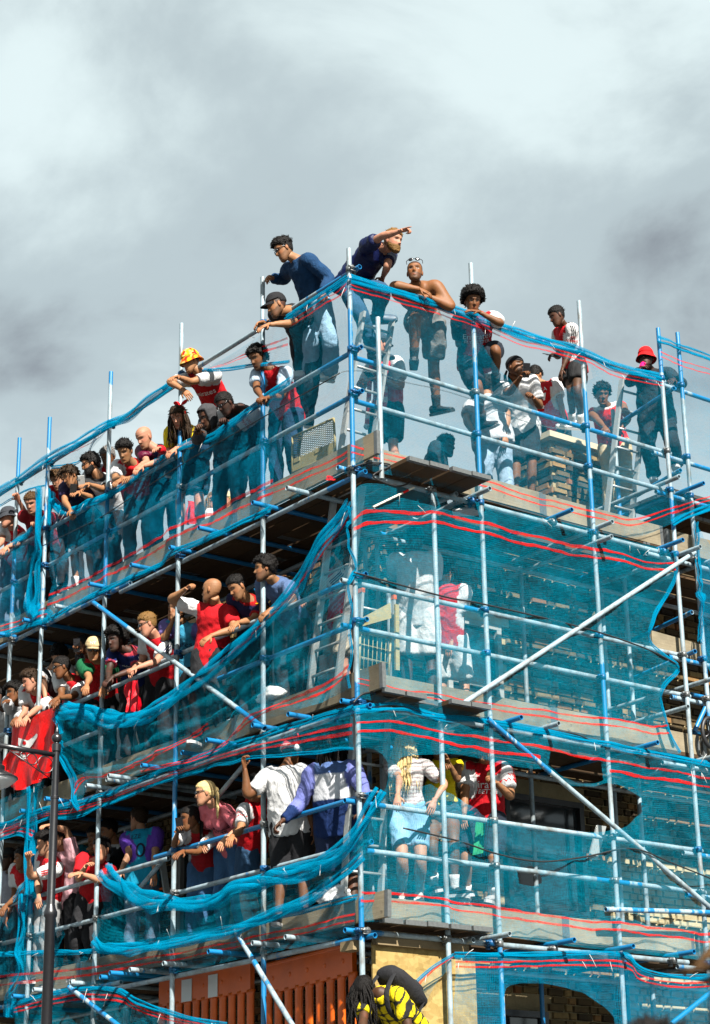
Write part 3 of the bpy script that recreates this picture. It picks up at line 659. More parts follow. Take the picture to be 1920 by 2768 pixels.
# right facade ---------------------------------------------------------------
net('pale see-through net on the top lift, right facade, with V-shaped tear', 'net_light', 'R', -.06,
    [['S', (947, 753), (1131, 808), (1273, 852), (1400, 899), (1570, 950), (1665, 990), (1790, 1022)],
     ['S', (948, 1000), (1131, 1050), (1280, 1100), (1400, 1140), (1580, 1190), (1665, 1220), (1795, 1230)],
     ['P1', (150, 1880), (800, 2030), 'P3', (0, 1605), (540, 1755), (900, 1822), (1200, 1712), (1270, 1680)]],
    holes=[('P1', [(1200, 830), (1240, 920), (1350, 1080), (1440, 1160), ('P3', 60, 730), ('P3', 200, 880), ('P3', 215, 790), ('P3', 300, 700), ('P3', 550, 600), ('P3', 640, 560), ('P3', 640, 500), ('P3', 500, 480), ('P3', 250, 390), ('P3', 0, 320), (1300, 790)])],
    bumps=.018, stripes=[(.055, .024), (.085, .024), (.86, .024), (.895, .024)], edges=[('top', .03)], seed=1)
net('pale net at the far right end of the top lift', 'net_light', 'R', -.06,
    [['P3', (1090, 280), (1260, 335), (1540, 440)], ['P3', (1150, 900), (1300, 960), (1540, 1020)], ['P3', (1200, 1712), (1340, 1640), (1540, 1570)]],
    bumps=.03, stripes=[(.12, .02), (.155, .02), (.90, .024), (.93, .024)], edges=[('top', .024), ('bottom', .02)], seed=2)
net('big turquoise net with ragged right edge over the middle lift, right facade', 'net_sheer', 'R', -.065,
    [['S', (952, 1345), (985, 1308), (1131, 1322), (1308, 1363), (1583, 1426), (1651, 1449), (1828, 1490)],
     ['S', (955, 1450), (1150, 1430), (1420, 1490), (1821, 1558)], ['S', (957, 1520), (1300, 1560), (1799, 1611)], ['S', (959, 1590), (1300, 1640), (1766, 1669)],
     ['S', (960, 1640), (1300, 1690), (1753, 1735)], ['S', (961, 1700), (1300, 1760), (1828, 1803)], ['S', (962, 1740), (1300, 1800), (1805, 1836)], ['S', (963, 1780), (1300, 1840), (1789, 1878)],
     ['S', (964, 1835), (1300, 1900), (1808, 1966)], ['S', (965, 1885), (1200, 1935), (1358, 1962), (1633, 2011), (1842, 2040)]],
    vs=[0, .14, .25, .36, .46, .56, .63, .71, .85, 1], bumps=.028, folds=(.008, 5, 0, 0), stripes=[(.085, .024), (.115, .024), (.85, .024), (.885, .024)], edges=[('right', .012)], seed=3)
net('torn turquoise net with holes over the lower lift, right facade', 'net_sheer', 'R', -.07,
    [['C8', (650, 40), (900, 30), (1150, 85), 'C6', (290, 1335), (960, 1465), (1470, 1565), (1640, 1600)],
     ['C8', (660, 480), (1150, 560), 'C9', (200, 500), (1000, 600), (1640, 640)],
     ['C8', (680, 800), (1150, 860), 'C9', (200, 800), (1000, 900), (1640, 960)],
     ['C8', (690, 1210), (1140, 1225), 'C9', (0, 1205), (600, 1295), (1030, 1345), (1640, 1410)]],
    vs=[0, .36, .64, 1],
    holes=[('C8', [(560, 215), (660, 243), (760, 262), (825, 330), (848, 400), (815, 470), (760, 600), (700, 720), (560, 800)]),
           ('C8', [(880, 385), (868, 325), (905, 300), (1000, 288), (1180, 282), ('C9', 0, 92), ('C9', 180, 122), ('C9', 390, 183), ('C9', 540, 188), ('C9', 640, 232), ('C9', 720, 292), ('C9', 840, 302), ('C9', 930, 274), ('C9', 1000, 282), ('C9', 1100, 312), ('C9', 1215, 402), ('C9', 1150, 472), ('C9', 1030, 562), ('C9', 900, 587), ('C9', 700, 592), ('C9', 300, 532), ('C9', 180, 500), ('C9', 0, 402), (1180, 520), (1050, 455), (1000, 470), (920, 470), (885, 440)]),
           ('C9', [(515, 90), (560, 60), (800, 110), (960, 150), (985, 190), (940, 250), (850, 280), (760, 280), (640, 215), (560, 150)]),
           ('C9', [(310, 900), (370, 830), (480, 790), (550, 840), (560, 900), (480, 930)])],
    bumps=.05, folds=(.0, 6, .012, 3), stripes=[(.085, .024), (.125, .024), (.84, .024), (.875, .024)], edges=[('top', .02)], seed=4)
net('blue net with round hole at the bottom of the right facade', 'net_mid', 'R', -.07,
    [['E2', (512, 284), (700, 284), (1200, 280), (1300, 340), (1450, 375), (1640, 370)], ['E2', (520, 800), (700, 800), (1200, 800), (1300, 820), (1450, 830), (1640, 830)]],
    holes=[('C9', [(290, 1860), (300, 1640), (330, 1562), (400, 1542), (560, 1550), (800, 1610), (930, 1690), (990, 1770), (985, 1860)])],
    bumps=.035, stripes=[(.06, .02), (.1, .02)], edges=[('top', .014)], seed=5)
net('narrow slip of net strung to the corner post under the low boards', 'net_light', 'R', -.05, [['E2', (512, 284), (420, 340), (345, 405)], ['E2', (512, 330), (440, 400), (360, 560)]], bumps=.01, stripes=[(.1, .024)], edges=[('top', .008)], seed=6)
net('scrap of net snagged on the last two posts at the right edge', 'net_mid', 'R', -.05,
    [['E3', (860, 190), (900, 270), (1010, 430)], ['E3', (900, 700), (940, 760), (1010, 800)], ['E3', (890, 1180), (930, 1350), (1010, 1500)]], bumps=.05, folds=(.02, 25, 0, 0), edges=[('left', .03)], seed=7)
# left facade ----------------------------------------------------------------
net('net stretched from the top rail at the corner post, left facade', 'net_light', 'L', -.06,
    [['P2', (1535, 140), (1300, 310), (1060, 465)], ['P2', (1535, 560), (1300, 690), (1110, 800)], ['P2', (1535, 900), (1200, 1080), (860, 1260)], ['P2', (1535, 1650), (1200, 1810), (860, 1975)]],
    vs=[0, .28, .5, 1], bumps=.02, stripes=[(.05, .02), (.08, .02), (.86, .024), (.895, .024)], edges=[('top', .026)], seed=8)
net('loose pale strip of net hanging from the top rail above the crowd', 'net_light', 'L', -.05,
    [['P2', (1060, 465), (900, 570), (690, 705), (435, 855)], ['P2', (1090, 790), (800, 825), (600, 850), (430, 862)]], bumps=.015, folds=(0, 1, .01, 2), stripes=[(.45, .024), (.6, .024)], edges=[('bottom', .014)], seed=9)
net('long blue net along the top lift in front of the leaning crowd', 'net_mid', 'L', -.07,
    [['P2', (1090, 945), (830, 1130), (500, 1370), (250, 1462), 'P4', (830, 690), (700, 745), (590, 805), (480, 800), (385, 690)],
     ['P2', (1000, 1300), (860, 1390), (500, 1600), (250, 1740), 'P4', (830, 930), (590, 1050), (385, 1080)],
     ['P2', (950, 1930), (860, 1975), (560, 2115), (210, 2262), 'P4', (1250, 1238), (820, 1415), (600, 1535), (450, 1625), (370, 1655)]],
    bumps=.045, folds=(.006, 7, .008, 2), stripes=[(.80, .024), (.865, .024)], edges=[('top', .03), ('bottom', .022)], seed=10)
net('faint net scrap hanging from the wrapped top rail at the left', 'net_light', 'L', -.05, [['P4', (860, 135), (600, 280), (370, 405)], ['P4', (740, 240), (620, 420), (400, 470)]], bumps=.03, stripes=[(.3, .016)], edges=[('bottom', .012)], seed=11)
net('wisp of net under the top rail beside the leftmost post', 'net_light', 'L', -.05, [['P4', (370, 405), (150, 560), (-60, 680)], ['P4', (350, 610), (200, 650), (-60, 800)]], bumps=.03, edges=[('bottom', .010)], seed=12)
net('blue net sheet at the left edge below the youths in red', 'net_mid', 'L', -.07,
    [['P4', (330, 870), (250, 960), (150, 1050), (-60, 1190)], ['P4', (320, 1250), (200, 1330), (-60, 1450)], ['P4', (390, 1655), (250, 1700), (-60, 1800)]], bumps=.06, folds=(.01, 9, .015, 3), stripes=[(.86, .024), (.92, .024)], edges=[('top', .024), ('bottom', .024)], seed=13)
for lab, rows, r0, sd_ in (('net wound along the top rail from the bucket hat man leftward', ['P2', (200, 960), (0, 1090), 'P4', (1000, 70), (850, 135), (620, 270), (370, 405), (150, 560), (-60, 690)], .038, 1),
                           ('thick bundle of net hanging down the post at the left', ['P4', (352, 640), (345, 850), (330, 1090), (300, 1200), (275, 1400), (270, 1560), (310, 1650)], .085, 2),
                           ('blue net wound round the post above the man in red and white', ['E4', (345, 880), (335, 1100), (325, 1400), (320, 1700), (320, 2000)], .05, 3),
                           ('limp tail of net hanging at the bottom left', ['E4', (260, 1990), (240, 2250), (210, 2500), 'C7', (120, 1250), (70, 1400), (60, 1550)], .06, 4)):
    o = bunch('net_bundle', row_pts('L', -.05, rows), r0, None, sd_, 'net_fold'); tag(o, lab, 'netting', 'debris nets tied round the scaffold')
    if sd_ == 2: pass
net('net dragged down in a long diagonal swag across the middle lift, left facade', 'net_sheer', 'L', -.09,
    [['E5', (970, 440), (800, 690), (640, 955), (430, 1225), (230, 1435), (0, 1645), 'C4', (1060, 965), (800, 1092), (560, 1075), (355, 1030)],
     ['E5', (975, 900), (800, 1150), (600, 1400), (200, 1760), 'C4', (1300, 1000), (1060, 1100), (800, 1220), (560, 1250), (390, 1180)],
     ['E5', (985, 1500), (700, 1760), (230, 2060), 'C4', (1300, 1170), (1060, 1290), (700, 1400), (540, 1420), (400, 1350)],
     ['E5', (985, 1990), (700, 2130), (230, 2280), 'C4', (1300, 1330), (1060, 1400), (700, 1450), (560, 1470), (470, 1640)]],
    vs=[0, .33, .7, 1], bumps=.05, folds=(0, 6, .030, 4.5), stripes=[(.03, .024, 0, .42), (.06, .024, 0, .42), (.55, .024, .45, 1.0, .86), (.60, .024, .45, 1.0, .90), (.86, .024, 0, .7), (.9, .024, 0, .7)], edges=[('top', .055), ('left', .012), ('right', .02)], seed=14)
net('dark band of net hanging below the middle deck, left facade', 'net_sheer', 'L', -.075,
    [['S', (955, 1915), (720, 1987), (478, 2068), (272, 2152), (100, 2195), (-20, 2240)], ['S', (955, 2022), (787, 2040), (640, 2058), (480, 2102), (289, 2173), (207, 2209), (113, 2218), (-20, 2280)]],
    bumps=.03, ragged=.02, stripes=[(.42, .016), (.62, .016)], edges=[('top', .018), ('bottom', .010)], seed=15)
net('bright blue swag of net sagging across the lower lift, left facade', 'net_sheer', 'L', -.10,
    [['C8', (800, 480, -.02), (660, 760), (500, 880), (250, 965), (0, 1025), 'C7', (1300, 852), (1050, 872), (850, 832), (700, 742), (628, 655)],
     ['C8', (770, 700, -.02), (660, 850), (400, 990), (0, 1120), 'C7', (1250, 940), (1000, 970), (820, 930), (690, 870), (625, 800)],
     ['C8', (720, 850, -.02), (600, 950), (400, 1090), (0, 1255), 'C7', (1200, 1080), (900, 1135), (700, 1140), (590, 1130), (560, 1060)]],
    bumps=.05, folds=(0, 6, .030, 4), edges=[('top', .05), ('bottom', .032)], seed=16)
net('grimy thin net over the lowest toe boards, left facade', 'net_light', 'L', -.06,
    [['E1', (1600, 40), (1180, 150), (780, 225), (430, 285), (200, 290), (-30, 300)], ['E1', (1600, 215), (1180, 300), (800, 380), (430, 450), (130, 505), (-30, 525)]], bumps=.03, folds=(0, 3, .01, 2), stripes=[(.45, .02), (.62, .02)], edges=[('top', .016)], seed=17)
net('net slung from the bent brace at the bottom left', 'net_sheer', 'L', -.07,
    [['E1', (60, 520), (320, 458), (520, 458), (600, 502), (760, 562), (1030, 620)], ['E1', (60, 760), (320, 760), (520, 760), (600, 760), (760, 760), (1030, 760)]], bumps=.04, stripes=[(.09, .024), (.16, .024)], edges=[('top', .014)], seed=18)
net('net panel at the far left below the red flag', 'net_sheer', 'L', -.07,
    [['E4', (480, 790), (250, 900), (-30, 1020)], ['E4', (340, 1410), (200, 1355), (-30, 1430)]], bumps=.05, folds=(.01, 9, .01, 2), stripes=[(.88, .024), (.95, .024)], edges=[('bottom', .014)], seed=19)
net('slack net at the bottom left corner below the reaching hand', 'net_light', 'L', -.07,
    [['E4', (310, 1850), (160, 2060), (-30, 2230)], ['E4', (600, 2330), (300, 2500), (-30, 2600)], ['C7', (330, 1250), (150, 1350), (-30, 1400)]], bumps=.07, folds=(.01, 8, .02, 3), edges=[('top', .02)], seed=20)

# ================================================================== things on the scaffold
def world_z(view, x, y, z):
    v = sight(*px(view, x, y)); return CAM_POS+v*((z-CAM_POS[2])/v[2])
def ladder(label, a0, a1, b0, b1, mat='aluminium', step=.25, rungmat=None, caps=False):
    a0, a1, b0, b1 = map(np.asarray, (a0, a1, b0, b1)); c = (a0+b0)/2; root = empty('ladder', c); tag(root, label, 'ladder', 'ladders between the lifts')
    X = nrm(b0-a0)
    for p, q in ((a0, a1), (b0, b1)):
        T = nrm(q-p); m = MB(); Y = np.cross(T, X); m.box((p+q)/2, .014, .034, np.linalg.norm(q-p)/2, X, Y, T); so = put(m.build('stile', mat, None, False), root)
        if caps: k = MB(); k.box(q+T*.012, .018, .038, .022, X, Y, T); k.build('end_cap', 'orange_plastic', so, False)
        # rivet holes where the rungs enter
    n = int(np.linalg.norm(a1-a0)/step)
    for i in range(1, n+1):
        t = i/(n+.6); m = MB(); m.tube([a0+(a1-a0)*t, b0+(b1-b0)*t], .0145, 8); put(m.build('rung', rungmat or mat, None, True), root)
    return root
A = np.array
ladder('aluminium ladder rising beside the corner post to the top rail', (.095, .37, 8.44), (.43, .35, 10.19), (.455, .37, 8.44), (.79, .35, 10.19))
ladder('long grey ladder leaning up through the deck at the corner', (.45, 1.40, 6.24), (.45, .86, 8.55), (.45, .96, 6.24), (.45, .40, 8.55))
ladder('steel ladder with orange end caps poking through the middle deck', onR(*px('C8', 578, 1010), .5)*A([1, 1, 0])+A([0, 0, 4.25]), (.454, .5, 7.36), onR(*px('C8', 755, 1040), .5)*A([1, 1, 0])+A([.06, 0, 4.25]), (.831, .5, 7.36), caps=True)
ladder('aluminium ladder up to the raised platform at the right', (3.93, .75, 8.6), (4.393, .75, 10.643), (4.30, .75, 8.6), (4.78, .75, 10.66))
ladder('worn short ladder standing in the shade behind the lower rail', onL(*px('C7', 830, 950), .55), onL(*px('C7', 762, 430), .55), onL(*px('C7', 1015, 900), .55), onL(*px('C7', 950, 470), .55), rungmat='orange_plastic')
# guard gates
def gate(label, cs, wires, kick=None, diamond=True):
    cs = [np.asarray(c) for c in cs]; tl, tr_, br, bl = cs; root = empty('guard_gate', bl); tag(root, label, 'gate', 'cream mesh gates')
    m = MB()
    for p, q in ((tl, tr_), (tr_, br), (br, bl), (bl, tl)): m.tube([p, q], .012, 8)
    put(m.build('frame', 'cream_paint', None, True), root)
    def uv(u, v): return (tl*(1-u)+tr_*u)*(1-v)+(bl*(1-u)+br*u)*v
    v1 = kick if kick else 1.0; m = MB(); n = wires
    if diamond:
        for i in range(-n, n):
            for s in (0, 1):
                pts = []
                u0, u1 = (i/n, i/n+1.0) if not s else (i/n+1.0, i/n)
                ts = [t for t in np.linspace(0, 1, 30) if 0 <= u0+(u1-u0)*t <= 1]
                if len(ts) > 1: m.tube([uv(u0+(u1-u0)*t, t*v1) for t in (ts[0], ts[-1])], .0038, 4)
    else:
        for i in range(1, n): m.tube([uv(i/n, 0), uv(i/n, 1)], .0045, 5)
        for v in (.33, .66): m.tube([uv(0, v), uv(1, v)], .0045, 5)
    put(m.build('wire_mesh', 'cream_paint', None, True), root)
    if kick:
        m = MB(); X = nrm(br-bl); a, b, c, e_ = uv(0, v1), uv(1, v1), br, bl; N = nrm(np.cross(X, UP_))
        m.add([p+N*s for s in (-.004, .004) for p in (a, b, c, e_)], [(0, 1, 2, 3), (7, 6, 5, 4), (0, 4, 5, 1), (1, 5, 6, 2), (2, 6, 7, 3), (3, 7, 4, 0)]); k_ = put(m.build('kick_plate', 'cream_paint', None, False), root)
        for u in (.12, .62):
            h = MB(); p = uv(u, v1+.12*(1-v1)); h.box(p-N*.02, .05, .03, .022, X, N, UP_); h.tube([p-N*.02-X*.03-UP_*.04, p-N*.05-X*.03-UP_*.04, p-N*.05+X*.03-UP_*.04, p-N*.02+X*.03-UP_*.04], .009, 6); put(h.build('latch', 'cream_paint', None, False), root)
UP_ = np.array([0, 0, 1.0])
gate('cream gate of diamond mesh with a kick plate on the top deck', [onL(*px('P2', 1115, 1372), .24), onL(*px('P2', 1432, 1228), .24), onL(*px('P2', 1447, 1500), .24), onL(*px('P2', 1112, 1650), .24)], 11, .66)
gate('cream gate of upright wires behind the middle-lift rail', [onR(*px('E5', 1052, 1500), .42), onR(*px('E5', 1312, 1560), .42), onR(*px('E5', 1295, 1890), .42), onR(*px('E5', 1045, 1830), .42)], 7, None, False)
m = MB(); p0, p1, p2, p3 = [onR(*px('E5', *q), .40) for q in ((1060, 1392), (1310, 1258), (1318, 1390), (1060, 1462))]; m.add([p0, p1, p2, p3, p0+A([0, .02, 0]), p1+A([0, .02, 0]), p2+A([0, .02, 0]), p3+A([0, .02, 0])], [(3, 2, 1, 0), (4, 5, 6, 7), (0, 1, 5, 4), (1, 2, 6, 5), (2, 3, 7, 6), (3, 0, 4, 7)]); tag(m.build('swing_panel', 'cream_paint', None, False), 'tilted cream panel resting on the wire gate', 'panel')
m = MB(); q0, q1 = onR(*px('E5', 1362, 1275), .38), onR(*px('E5', 1368, 1835), .38); m.box((q0+q1)/2, .022, .012, np.linalg.norm(q1-q0)/2, (1, 0, 0), (0, 1, 0), nrm(q0-q1)); tag(m.build('gate_post', 'cream_paint', None, False), 'narrow cream upright beside the white-clad figure', 'post')
# orange plastic barriers
def barrier(label, pa, pb, h, d_white=()):
    pa, pb = np.asarray(pa), np.asarray(pb); X = nrm(pb-pa); X = nrm(X*A([1, 1, 0])); Lb = np.linalg.norm((pb-pa)[:2]); N = np.cross(X, UP_); root = empty('plastic_barrier', pa-UP_*h); tag(root, label, 'barrier', 'orange barriers behind the tubes')
    slope = (pb[2]-pa[2])/Lb; Z = nrm(UP_); Xs = nrm(pb-pa)
    def P(u, z): return pa+Xs*u+UP_*z
    m = MB(); m.box(P(Lb/2, -.13), Lb/2, .025, .13, Xs, N, UP_); m.tube([P(0, 0), P(Lb, 0)], .03, 10); top_ = put(m.build('top_rail', 'orange_plastic', None, False), root)
    n = int(Lb/.155)
    for i in range(n+1):
        u = min(Lb-.03, .03+i*(Lb-.06)/n); m = MB(); m.tube([P(u, -.24), P(u, -.29), P(u, -h+.2), P(u, -h+.12)], [(.075, .03), (.050, .028), (.050, .028), (.075, .03)], 10, ref=Xs); put(m.build('slat', 'orange_plastic', None, True), root)
    m = MB(); m.box(P(Lb/2, -h+.08), Lb/2, .025, .09, Xs, N, UP_); put(m.build('bottom_rail', 'orange_plastic', None, False), root)
    for i in range(5):
        u = (i+.5)*Lb/5; m = MB(); m.ball(P(u, -.13)-N*.026, (.022, .006, .022), 10, 5, X=Xs, Y=N, Z=UP_); m.build('boss', 'orange_plastic', top_, True)
    for u, wd in d_white:
        for s in (1,): m = MB(); m.box(P(u, -.15)-N*.030*s, wd/2, .003, .105, Xs, N, UP_); put(m.build('reflective_patch', 'white_plastic', None, False), root)
def lowerL(view, x, y, d): return onL(*px(view, x, y), d)
barrier('orange plastic barrier with two white patches behind the tubes', lowerL('E1', 1135, 338, .33), lowerL('E1', 725, 415, .33), 1.05, [(.62, .16), (1.08, .18)])
barrier('plain orange plastic barrier beside the corner post', lowerL('E1', 1592, 252, .30), lowerL('E1', 1198, 352, .30), 1.05)
# hoarding sheets and beam at the foot of the right facade
m = MB(); m.box((.775, .12, 3.02), .575, .009, 1.05); tag(m.build('strand_board', 'osb', None, False), 'bare strand-board sheet closing the corner below the lowest boards', 'hoarding')
m = MB(); m.box((.72, .09, 4.11), .52, .03, .06); tag(m.build('timber_beam', 'plank_top', None, False), 'sawn timber beam above the strand-board sheet', 'beam')
m = MB(); m.box((.02, .16, 4.03), .06, .09, .04); tag(m.build('timber_block', 'plank_top', None, False), 'small pale timber block at the top of the orange barrier', 'timber')
m = MB(); a0, a1 = onR(*px('E3', 490, 1175), .12), onR(*px('E3', 900, 1290), .12); X = nrm(a1-a0); m.box((a0+a1)/2, np.linalg.norm(a1-a0)/2, .019, .11, X, np.cross((0, 0, 1), X), (0, 0, 1)); tag(m.build('loose_plank', 'toe_plank', None, False), 'pale plank on the rail beyond the ragged net edge', 'plank')
m = MB(); a0, a1 = onR(*px('C9', 905, 545), .25), onR(*px('C9', 850, 760), .25); m.box((a0+a1)/2, .06, .01, np.linalg.norm(a1-a0)/2, (1, 0, 0), (0, 1, 0), nrm(a1-a0)); tag(m.build('metal_strip', 'aluminium', None, False), 'slim bright metal strip leaning behind the torn net', 'strip')
m = MB(); a0, a1 = onR(*px('P1', 332, 2212), -.08), onR(*px('P1', 665, 2052), -.08)
for i in range(7):
    p, q = a0+(a1-a0)*i/7, a0+(a1-a0)*(i+1)/7; m.tube([p, q], .010, 8, (.75, .72, .62) if i not in (5,) else (.7, .02, .02))
tag(m.build('marker_pole', 'dye', None, True), 'short red and cream striped pole under the top boards', 'pole')
# pulley wheel at the right edge
pw = empty('hoist_wheel', (4.35, -.1, 6.1)); tag(pw, 'dark hoist wheel at the right edge of the middle deck', 'wheel')
c = onR(*px('E3', 985, 1935), -.05); m = MB(); n = 28
m.tube([c+A([math.sin(6.283*i/n)*.13*.9, 0, math.cos(6.283*i/n)*.17*.9]) for i in range(n+1)], .022, 8, (1, 1, 1)); put(m.build('rim', 'black_cable', None, True), pw)
m = MB(); m.tube([c+A([0, -.04, 0]), c+A([0, .06, 0])], .03, 10)
for i in range(3): m.tube([c, c+A([math.sin(i*2.1)*.11, 0, math.cos(i*2.1)*.14])], .012, 6)
put(m.build('hub', 'black_metal', None, True), pw)
# ropes, chain and cables
def rope(label, face, d, row, r_=.006, mat='black_cable', name='rope', cat='rope', sag=0.0):
    P = polyline(row_pts(face, d, row), 60); m = MB(); m.tube(P, r_, 6); return tag(m.build(name, mat, None, True), label, cat, 'ropes and cables strung along the scaffold')
rope('black cord stitched along the top-lift net, left facade', 'L', -.10, ['P2', (1480, 880), (900, 1212), (250, 1590), 'P4', (830, 830), (600, 950), (330, 1082)])
rope('black cord across the middle-lift net, right facade', 'R', -.10, ['E5', (1000, 1000), 'C6', (0, 582), (240, 628), (830, 768), (1200, 890), (1410, 995)], .009)
rope('black cord drooping across the lower-lift net, right facade', 'R', -.13, ['C9', (-350, 560), (0, 642), (250, 725), (520, 772), (800, 742), (1100, 690), (1350, 780), (1650, 900)], .008)
for lab, row in (('black cable looping below the top boards at the corner', ['P1', (180, 1880), (300, 1850), (470, 1870), (330, 1960), (520, 2040), (640, 2010)]), ('black cable looping at the corner of the middle deck', ['C5', (700, 1440), (760, 1385), (860, 1380), (900, 1410), (1000, 1400), (1180, 1395), (1250, 1440)]), ('black cable slung under the lowest right boards', ['C9', (1040, 1365), (1100, 1420), (1250, 1480), (1450, 1500), (1560, 1495)]), ('black cable lying on the middle toe board', ['C6', (600, 1370), (700, 1390), (800, 1410), (900, 1450), (960, 1440)])):
    rope(lab, 'R', -.07, row, .008, name='cable', cat='cable')
# chain across the top lift
P = polyline(row_pts('R', .02, ['P1', (0, 1145), (110, 1100), (330, 1110), (590, 1190), (850, 1245), (1130, 1330), 'P3', (60, 920), (400, 990)]), 130); m = MB()
for i in range(len(P)-1):
    t = nrm(P[i+1]-P[i]); s_ = nrm(np.cross(t, (0, 0, 1) if i % 2 else (0, 1, 0))); c_ = (P[i]+P[i+1])/2; l_ = np.linalg.norm(P[i+1]-P[i])*.62
    m.tube([c_+t*l_*math.cos(a_)+s_*.006*math.sin(a_) for a_ in np.linspace(0, 6.283, 9)], .0018, 4)
tag(m.build('chain', 'coupler_steel', None, True), 'thin steel chain strung across the top lift', 'chain')
# loose plastic and cloth
def crumple(label, c, r_, mat, name, cat, seed, cut=-.6):
    m = MB(); V = []; n, k = 30, 18
    for i in range(k+1):
        a_ = -math.pi/2+math.pi*i/k
        for j in range(n):
            b_ = 6.283*j/n; v = Vector((math.cos(a_)*math.cos(b_), math.cos(a_)*math.sin(b_), max(cut, math.sin(a_)))); q = 1+.45*noise.noise(v*1.6+Vector((seed, 0, 0)))+.28*noise.noise(v*4+Vector((0, seed, 0)))+.14*(1-abs(noise.noise(v*8)))
            V.append(np.asarray(c)+A([v.x*r_[0]*q, v.y*r_[1]*q, v.z*r_[2]*q]))
    m.add(V, [(i*n+j, i*n+(j+1) % n, (i+1)*n+(j+1) % n, (i+1)*n+j) for i in range(k) for j in range(n)], (.8, .8, .8)); return tag(m.build(name, mat, None, True), label, cat)
crumple('crumpled clear plastic bag on the lowest left toe board', onL(*px('C8', 535, 1080), .2), (.12, .19, .09), 'clear_bag', 'plastic_bag', 'bag', 3)
crumple('bunched white cloth on the middle toe board', onL(*px('E5', 300, 2055), .12), (.09, .17, .07), 'white_plastic', 'white_cloth', 'cloth', 8)
def drape(name, label, cat, face, d, rows, col, mat='satin', fold=.03, ff=30, nu=36, nv=44, seed=0):
    Q = np.array([polyline(row_pts(face, d, r_), nu) for r_ in rows]); V = []; ax = 1 if face == 'R' else 0
    for j in range(nv):
        t = j/(nv-1)*(len(rows)-1); i = min(int(t), len(rows)-2); u = t-i; a_, b_, c_, e_ = Q[max(i-1, 0)], Q[i], Q[i+1], Q[min(i+2, len(rows)-1)]
        r_ = .5*((2*b_)+(-a_+c_)*u+(2*a_-5*b_+4*c_-e_)*u*u+(-a_+3*b_-3*c_+e_)*u**3)
        for k in range(nu):
            p = r_[k].copy(); s_ = k/nu; p[ax] -= fold*(math.sin(s_*ff+2.5*noise.noise(Vector((s_*2, j/nv*1.5, seed)))+j/nv*2)*(.3+.7*j/nv)+.8*noise.noise(Vector((s_*4, j/nv*3, seed)))); V.append(p)
    F = [(j*nu+k, j*nu+k+1, (j+1)*nu+k+1, (j+1)*nu+k) for j in range(nv-1) for k in range(nu-1)]
    m = MB(); m.add(V, F, col); o = tag(m.build(name, mat, None, True), label, cat); return o, V, F
fl, FV, FF = drape('flag', 'red football flag with white emblem hanging over the middle rail', 'flag', 'L', -.10, [['E4', (135, 195), (250, 205), (400, 110), (578, 42)], ['E4', (110, 480), (300, 420), (420, 380), (556, 330)], ['E4', (38, 650), (200, 640), (400, 610), (545, 560)], ['E4', (115, 872), (205, 905), (400, 820), (500, 770)]], (.75, .012, .012), fold=.022, ff=22)
bv = BVHTree.FromPolygons([Vector(v) for v in FV], FF)
def decal(name, poly, face, d, view, col, par, bv, off=.008):
    m = MB(); P = []
    c0 = np.mean([on(face, *px(view, *q), d) for q in poly], 0); pts = [c0]+[on(face, *px(view, *q), d) for q in poly]; n = A([-1., 0, 0]) if face == 'L' else A([0, -1., 0])
    fine = []; tri = []
    for i in range(1, len(pts)):
        a_, b_ = pts[i], pts[i % (len(pts)-1)+1]
        for e0, e1, e2, e3 in [(k/4, (k+1)/4, 0, 1) for k in range(4)]:
            base_ = len(fine); fine += [c0+(a_-c0)*e0, c0+(a_-c0)*e1, c0+(b_-c0)*e1, c0+(b_-c0)*e0]; tri.append((base_, base_+1, base_+2, base_+3))
    for p in fine:
        h = bv.ray_cast(Vector(p+n*.5), Vector(-n), 1.2); P.append(np.array(h[0])+n*off if h[0] is not None else p)
    m.add(P, tri, col); return m.build(name, 'dye', par, True)
decal('emblem', [(195, 362), (212, 368), (250, 402), (318, 378), (385, 318), (408, 328), (405, 360), (340, 425), (302, 470), (225, 462), (196, 430)], 'L', -.1, 'E4', (.8, .78, .76), fl, bv)
decal('emblem', [(250, 395), (275, 400), (280, 425), (262, 440), (245, 425)], 'L', -.1, 'E4', (.5, .02, .02), fl, bv, .012)
for pl_ in ([(142, 500), (210, 505), (214, 522), (142, 520)], [(200, 560), (232, 535), (268, 540), (262, 580), (222, 585)]): decal('emblem', pl_, 'L', -.1, 'E4', (.8, .78, .76), fl, bv)
drape('red_foil_bag', 'shiny red foil bag hanging from the middle rail', 'bag', 'L', -.06, [['C4', (775, 870), (830, 860)], ['C4', (755, 930), (840, 930)], ['C4', (780, 1000), (845, 1000)], ['C4', (775, 1055), (845, 1050)]], (.6, .01, .02), fold=.05, ff=14, nu=14, nv=26, seed=4)
drape('green_mesh_bag', 'green mesh bag dangling beside the man in red', 'bag', 'R', .2, [['C8', (1325, 640), (1375, 640)], ['C8', (1310, 720), (1375, 740)], ['C8', (1295, 845), (1365, 830)]], (.04, .22, .10), mat='cloth', fold=.03, ff=16, nu=12, nv=22, seed=5)
drape('red_wrap', 'red and cream patterned cloth hanging low behind the top-lift net', 'cloth', 'L', .9, [['C1', (1125, 1005), (1160, 1010)], ['C1', (1115, 1080), (1165, 1085)], ['C1', (1110, 1150), (1170, 1140)]], (.62, .05, .05), mat='cloth', fold=.03, ff=12, nu=12, nv=20, seed=6)
drape('red_paper', 'crumpled red paper snagged under the top deck', 'paper', 'L', -.03, [['P2', (1385, 1668), (1430, 1672)], ['P2', (1385, 1710), (1432, 1705)]], (.75, .01, .01), mat='cloth', fold=.03, ff=9, nu=10, nv=10, seed=7)

